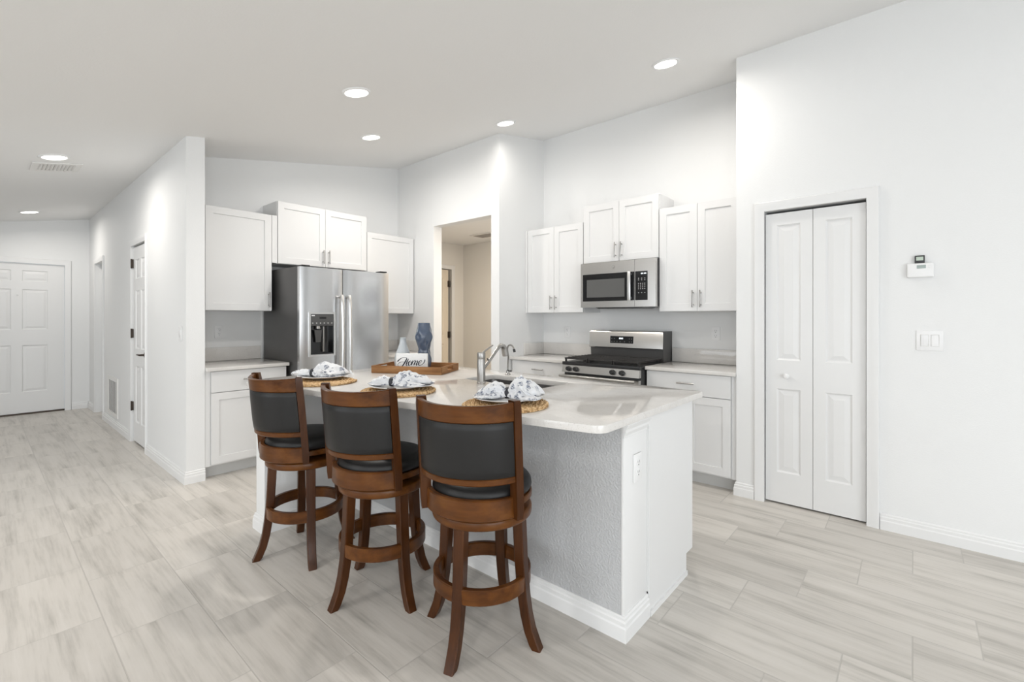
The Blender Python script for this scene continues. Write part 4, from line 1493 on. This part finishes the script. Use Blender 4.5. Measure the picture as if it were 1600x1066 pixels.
def lobe(L, w0, w1, h0, h1, sgn, seed, peak=0.40, tail=0.35):
    """one gathered end of the napkin, running along local x away from the ring"""
    m = MB()
    ns, nt = 52, 110
    rn = random.Random(seed)
    ph = [rn.uniform(0, 6.28) for _ in range(6)]
    vs, fs = [], []
    for i in range(ns + 1):
        s = i / ns
        g = min(1.0, s / 0.75)
        wid = w0 + (w1 - w0) * (1 - (1 - g) ** 1.6)
        if s < peak:
            u = s / peak
            hh = h0 + (h1 - h0) * (1 - (1 - u) ** 2)
        else:
            u = (s - peak) / (1 - peak)
            hh = h1 * (1 - (1 - tail) * u ** 1.3)
        if s > 0.84:
            e_ = sqrt(max(0.0, 1 - ((s - 0.84) / 0.16) ** 2))
            wid *= 0.62 + 0.38 * e_
            hh *= 0.25 + 0.75 * e_
        for k in range(nt):
            t_ = 2 * pi * k / nt
            cy_, cz_ = cos(t_), sin(t_)
            pleat = 0.17 * sin(6 * t_ + ph[0] + 0.9 * s) + 0.10 * sin(11 * t_ + ph[1] - 1.6 * s)
            P_ = Vector((s * 3.2 + seed * 3.1, cy_ * 1.5, cz_ * 1.5))
            r1 = 1 - 2 * abs(mnoise.noise(P_ * 1.3))
            r2 = 1 - 2 * abs(mnoise.noise(P_ * 2.7 + Vector((5, 2, 1))))
            fold = 1 + pleat * (0.55 + 0.45 * s) + 0.16 * (r1 - 0.4) + 0.09 * (r2 - 0.4)
            y = cy_ * wid * fold
            z = hh * fold * cz_ if cz_ > 0 else 0.25 * hh * cz_
            x = sgn * L * s * (1 + 0.10 * sin(3 * t_ + ph[3]) * s + 0.07 * sin(7 * t_ + ph[4]) * s)
            vs.append((x, y, max(0.0012, 0.014 + z)))
    for i in range(ns):
        for k in range(nt):
            k2 = (k + 1) % nt
            fs.append((i * nt + k, i * nt + k2, (i + 1) * nt + k2, (i + 1) * nt + k))
    fs.append(tuple(range(nt)))
    fs.append(tuple(ns * nt + k for k in range(nt)))
    m.add(vs, fs)
    return m


def place_setting(where, x, y, ang, seed, big, small, px=0.0, py=0.0, rx=-0.035):
    pm = bpy.data.objects.new('placemat', mat_me)
    C.objects.link(pm)
    pm.location = (x, y, 0.9145)
    pm.rotation_euler = (0, 0, seed)
    tag(pm, 'round braided straw placemat ' + where, 'placemat', 'straw placemats')
    pl = bpy.data.objects.new('dinner_plate', plate_me)
    C.objects.link(pl)
    pl.location = (x + px, y + py, 0.9304)
    tag(pl, 'white round plate ' + where, 'plate', 'white plates')
    n = thing('cloth_napkin', 'blue and white floral napkin gathered in a ring ' + where, 'napkin', (x + px, y + py, 0.9394), ang, 'floral napkins')
    mm = lobe(*big[:5], 1, seed * 10 + 1, *big[5:])
    m2 = lobe(*small[:5], -1, seed * 10 + 2, *small[5:])
    mm.map(lambda p: (p.x + rx, p.y, p.z)).build('wide_end', M_napkin, n, angle=80)
    m2.map(lambda p: (p.x + rx, p.y, p.z)).build('short_end', M_napkin, n, angle=80)
    rg_ = MB()
    pth = [(rx + 0.0, 0.024 * cos(a), 0.0235 + 0.021 * sin(a)) for a in [2 * pi * k / 28 for k in range(28)]]
    rg_.tube(pth, 0.0055, 8, True).map(lambda p: (rx + (p.x - rx) * 2.1, p.y, max(0.0005, p.z)))
    rn = rg_.build('napkin_ring', M_ring, None)
    rn.location = (x + px, y + py, 0.9394)
    rn.rotation_euler = (0, 0, ang)
    tag(rn, 'dark napkin ring around the napkin ' + where, 'napkin ring', 'dark napkin rings')
    return n


PS = [('farthest left, behind the left stool', -2.655, 1.345, 1, -0.055, 0.055), ('in the middle, behind the middle stool', -2.020, 1.430, 2, -0.02, 0.02), ('on the right, nearest the sink', -1.357, 1.522, 3, -0.02, 0.03)]
A41 = R(41)
for w, x, y, sd, px, py in PS:
    if sd == 1:
        place_setting(w, x, y, R(38), sd, (0.195, 0.020, 0.085, 0.022, 0.066, 0.38, 0.35), (0.115, 0.018, 0.040, 0.020, 0.028, 0.5, 0.6), px - 0.012, py - 0.010, -0.068)
    elif sd == 2:
        place_setting(w, x, y, R(38), sd, (0.195, 0.020, 0.085, 0.022, 0.062, 0.36, 0.25), (0.108, 0.018, 0.045, 0.020, 0.034, 0.5, 0.6), px, py)
    else:
        place_setting(w, x, y, R(32), sd, (0.142, 0.022, 0.100, 0.024, 0.070, 0.38, 0.32), (0.128, 0.020, 0.085, 0.022, 0.052, 0.42, 0.35), px, py, 0.006)

# ------------------------------------------------------------------ tray, sign, vases
TA = atan2(0.238, 0.467)
tr = thing('serving_tray', 'brown wooden serving tray with cut out handles on the island', 'tray', (-2.855, 1.801, 0.914), TA)
TL, TD, THT = 0.522, 0.330, 0.052
MB().box((0.004, 0.004, 0.0008), (TL - 0.004, TD - 0.004, 0.009)).build('tray_base', M_tray, tr, smooth=False)
fl = 0.010


def tray_side(x0, x1, tf):
    return MB().box((x0, 0, 0.0008), (x1, 0.012, THT), 0.002).map(tf)


tray_side(0, TL, lambda p: p).build('side_panel', M_tray, tr)
tray_side(0, TL, lambda p: (p.x, p.y + TD - 0.012, p.z)).build('side_panel', M_tray, tr)
M_tray_y = mk_wood('tray_end_wood', (0.15, 0.066, 0.026), (0.31, 0.155, 0.064), (0.44, 0.245, 0.113), 1, 0.6, 1.2, 0.0)
for xo in (0.0, TL - 0.012):
    m = MB().plate(0.0125, TD - 0.0125, 0.0008, THT, [(TD / 2 - 0.052, TD / 2 + 0.052, 0.019, 0.042)], 0, 0.012).map(lambda p: (xo + p.y, p.x, p.z))
    m.build('end_panel', M_tray_y, tr, smooth=False)

SGA = R(33)
sgn = thing('home_sign', 'white block sign reading Home standing in the tray', 'sign', (-2.618, 1.966, 0.9235), SGA)
SWD, SHT = 0.222, 0.128
MB().box((-SWD / 2, 0, 0.0005), (SWD / 2, 0.022, SHT), 0.0015).build('board', M_board, sgn)
# script lettering, each stroke a flat ribbon with swelling width
zx = lambda px: -SWD / 2 + (px - 205) / (1395 - 205) * SWD
zz = lambda py: SHT - (py - 185) / (1395 - 205) * SWD


def catmull(P, n=9):
    out = []
    for i in range(len(P) - 1):
        p0, p1, p2, p3 = P[max(0, i - 1)], P[i], P[i + 1], P[min(len(P) - 1, i + 2)]
        for k in range(n):
            t_ = k / n
            out.append(tuple(0.5 * ((2 * p1[j]) + (-p0[j] + p2[j]) * t_ + (2 * p0[j] - 5 * p1[j] + 4 * p2[j] - p3[j]) * t_ ** 2 + (-p0[j] + 3 * p1[j] - 3 * p2[j] + p3[j]) * t_ ** 3) for j in range(3)))
    out.append(P[-1])
    return out


def ribbon(m, pts):
    """pts: (px, py, half width px) in picture units of the lettering"""
    Q = catmull(pts)
    L_, R_ = [], []
    for i, (x, y, w) in enumerate(Q):
        a, b2 = Q[max(0, i - 1)], Q[min(len(Q) - 1, i + 1)]
        dx_, dy_ = b2[0] - a[0], b2[1] - a[1]
        d = sqrt(dx_ * dx_ + dy_ * dy_) or 1
        nx_, ny_ = -dy_ / d, dx_ / d
        w *= 1.25
        L_.append((x + nx_ * w, y + ny_ * w))
        R_.append((x - nx_ * w, y - ny_ * w))
    n = len(Q)
    vs = []
    for yy in (-0.0008, 0.0002):
        vs += [(zx(p[0]), yy, zz(p[1])) for p in L_] + [(zx(p[0]), yy, zz(p[1])) for p in R_]
    fs = []
    for i in range(n - 1):
        fs.append((i, i + 1, n + i + 1, n + i))
        fs.append((i, 2 * n + i, 2 * n + i + 1, i + 1))
        fs.append((n + i, n + i + 1, 3 * n + i + 1, 3 * n + i))
    fs += [(0, n, 3 * n, 2 * n), (n - 1, 3 * n - 1, 4 * n - 1, 2 * n - 1)]
    m.add(vs, fs)


lt = {}
H = MB()
ribbon(H, [(255, 485, 16), (330, 415, 14), (430, 350, 8), (530, 325, 5), (600, 340, 6), (615, 380, 15), (575, 460, 20), (515, 560, 19), (445, 650, 14), (370, 690, 7), (290, 660, 5), (275, 590, 5), (330, 525, 6), (420, 500, 6), (520, 500, 4), (620, 480, 4)])
ribbon(H, [(690, 380, 8), (655, 440, 15), (615, 530, 18), (595, 600, 15), (615, 640, 8), (660, 625, 4), (690, 580, 4)])
lt['letter_H'] = H
O = MB()
ribbon(O, [(770, 450, 5), (715, 480, 13), (680, 550, 17), (690, 615, 14), (735, 620, 6), (780, 570, 6), (790, 495, 7), (765, 452, 5), (730, 500, 3), (800, 510, 3), (850, 470, 4)])
lt['letter_o'] = O
Mm = MB()
ribbon(Mm, [(850, 430, 6), (845, 480, 15), (805, 570, 17), (790, 615, 9)])
ribbon(Mm, [(815, 560, 4), (870, 480, 5), (930, 440, 8), (950, 470, 14), (905, 570, 17), (890, 615, 9)])
ribbon(Mm, [(905, 570, 4), (960, 490, 5), (1020, 445, 8), (1035, 480, 14), (985, 570, 16), (985, 615, 10), (1030, 590, 4), (1070, 540, 4)])
lt['letter_m'] = Mm
Ee = MB()
ribbon(Ee, [(1070, 545, 4), (1140, 520, 5), (1190, 460, 7), (1165, 430, 7), (1105, 470, 13), (1068, 550, 17), (1085, 610, 13), (1150, 610, 7), (1230, 560, 7), (1290, 490, 12), (1310, 415, 13), (1300, 395, 5)])
lt['letter_e'] = Ee
for k, m in lt.items():
    m.build(k, M_ink, sgn, smooth=False, label='black script lettering')

bv = MB()
VR = [(0, 0.044), (0.06, 0.050), (0.15, 0.055), (0.28, 0.050), (0.42, 0.0415), (0.54, 0.050), (0.66, 0.0585), (0.78, 0.0575), (0.90, 0.049), (1.0, 0.043)]


def vase_r(s_):
    for q in range(len(VR) - 1):
        if s_ <= VR[q + 1][0]:
            u = (s_ - VR[q][0]) / (VR[q + 1][0] - VR[q][0])
            p0, p1, p2, p3 = VR[max(0, q - 1)][1], VR[q][1], VR[q + 1][1], VR[min(len(VR) - 1, q + 2)][1]
            return 0.5 * (2 * p1 + (p2 - p0) * u + (2 * p0 - 5 * p1 + 4 * p2 - p3) * u * u + (3 * p1 - p0 - 3 * p2 + p3) * u ** 3)
    return VR[-1][1]


prof = [(vase_r(k / 60), 0.338 * k / 60) for k in range(61)]
prof = [(0.0, 0.0)] + prof + [(0.038, 0.338), (0.042, 0.25), (0.02, 0.05), (0, 0.05)]


def dents(a, z):
    s_ = min(1, z / 0.338)
    env = sin(pi * min(1, max(0, s_))) ** 0.6
    row = cos(s_ * 2 * pi * 2.1 + 0.6)
    return 1 + env * (0.075 * cos(5 * a + 0.7) * row + 0.04 * cos(5 * a + 3.3) * cos(s_ * 2 * pi * 4.2))


bv.lathe(prof, 90, cap=False, mod=dents)
o = bv.build('tall_vase', M_bluevase, None, angle=80)
o.location = (-2.683, 2.125, 0.9235)
tag(o, 'tall dented dark blue glazed vase behind the sign', 'vase')
wv = MB().lathe([(0.0, 0.0), (0.044, 0.0), (0.054, 0.008), (0.061, 0.035), (0.063, 0.062), (0.057, 0.098), (0.044, 0.136), (0.031, 0.170), (0.024, 0.196), (0.0225, 0.222), (0.024, 0.229), (0.021, 0.230), (0.019, 0.222), (0.021, 0.19), (0.03, 0.12), (0.0, 0.05)], 48, cap=False)
o = wv.build('bottle_vase', M_palevase, None, angle=70)
o.location = (-2.825, 2.045, 0.9235)
tag(o, 'pale grey teardrop bottle vase left behind the sign', 'vase')
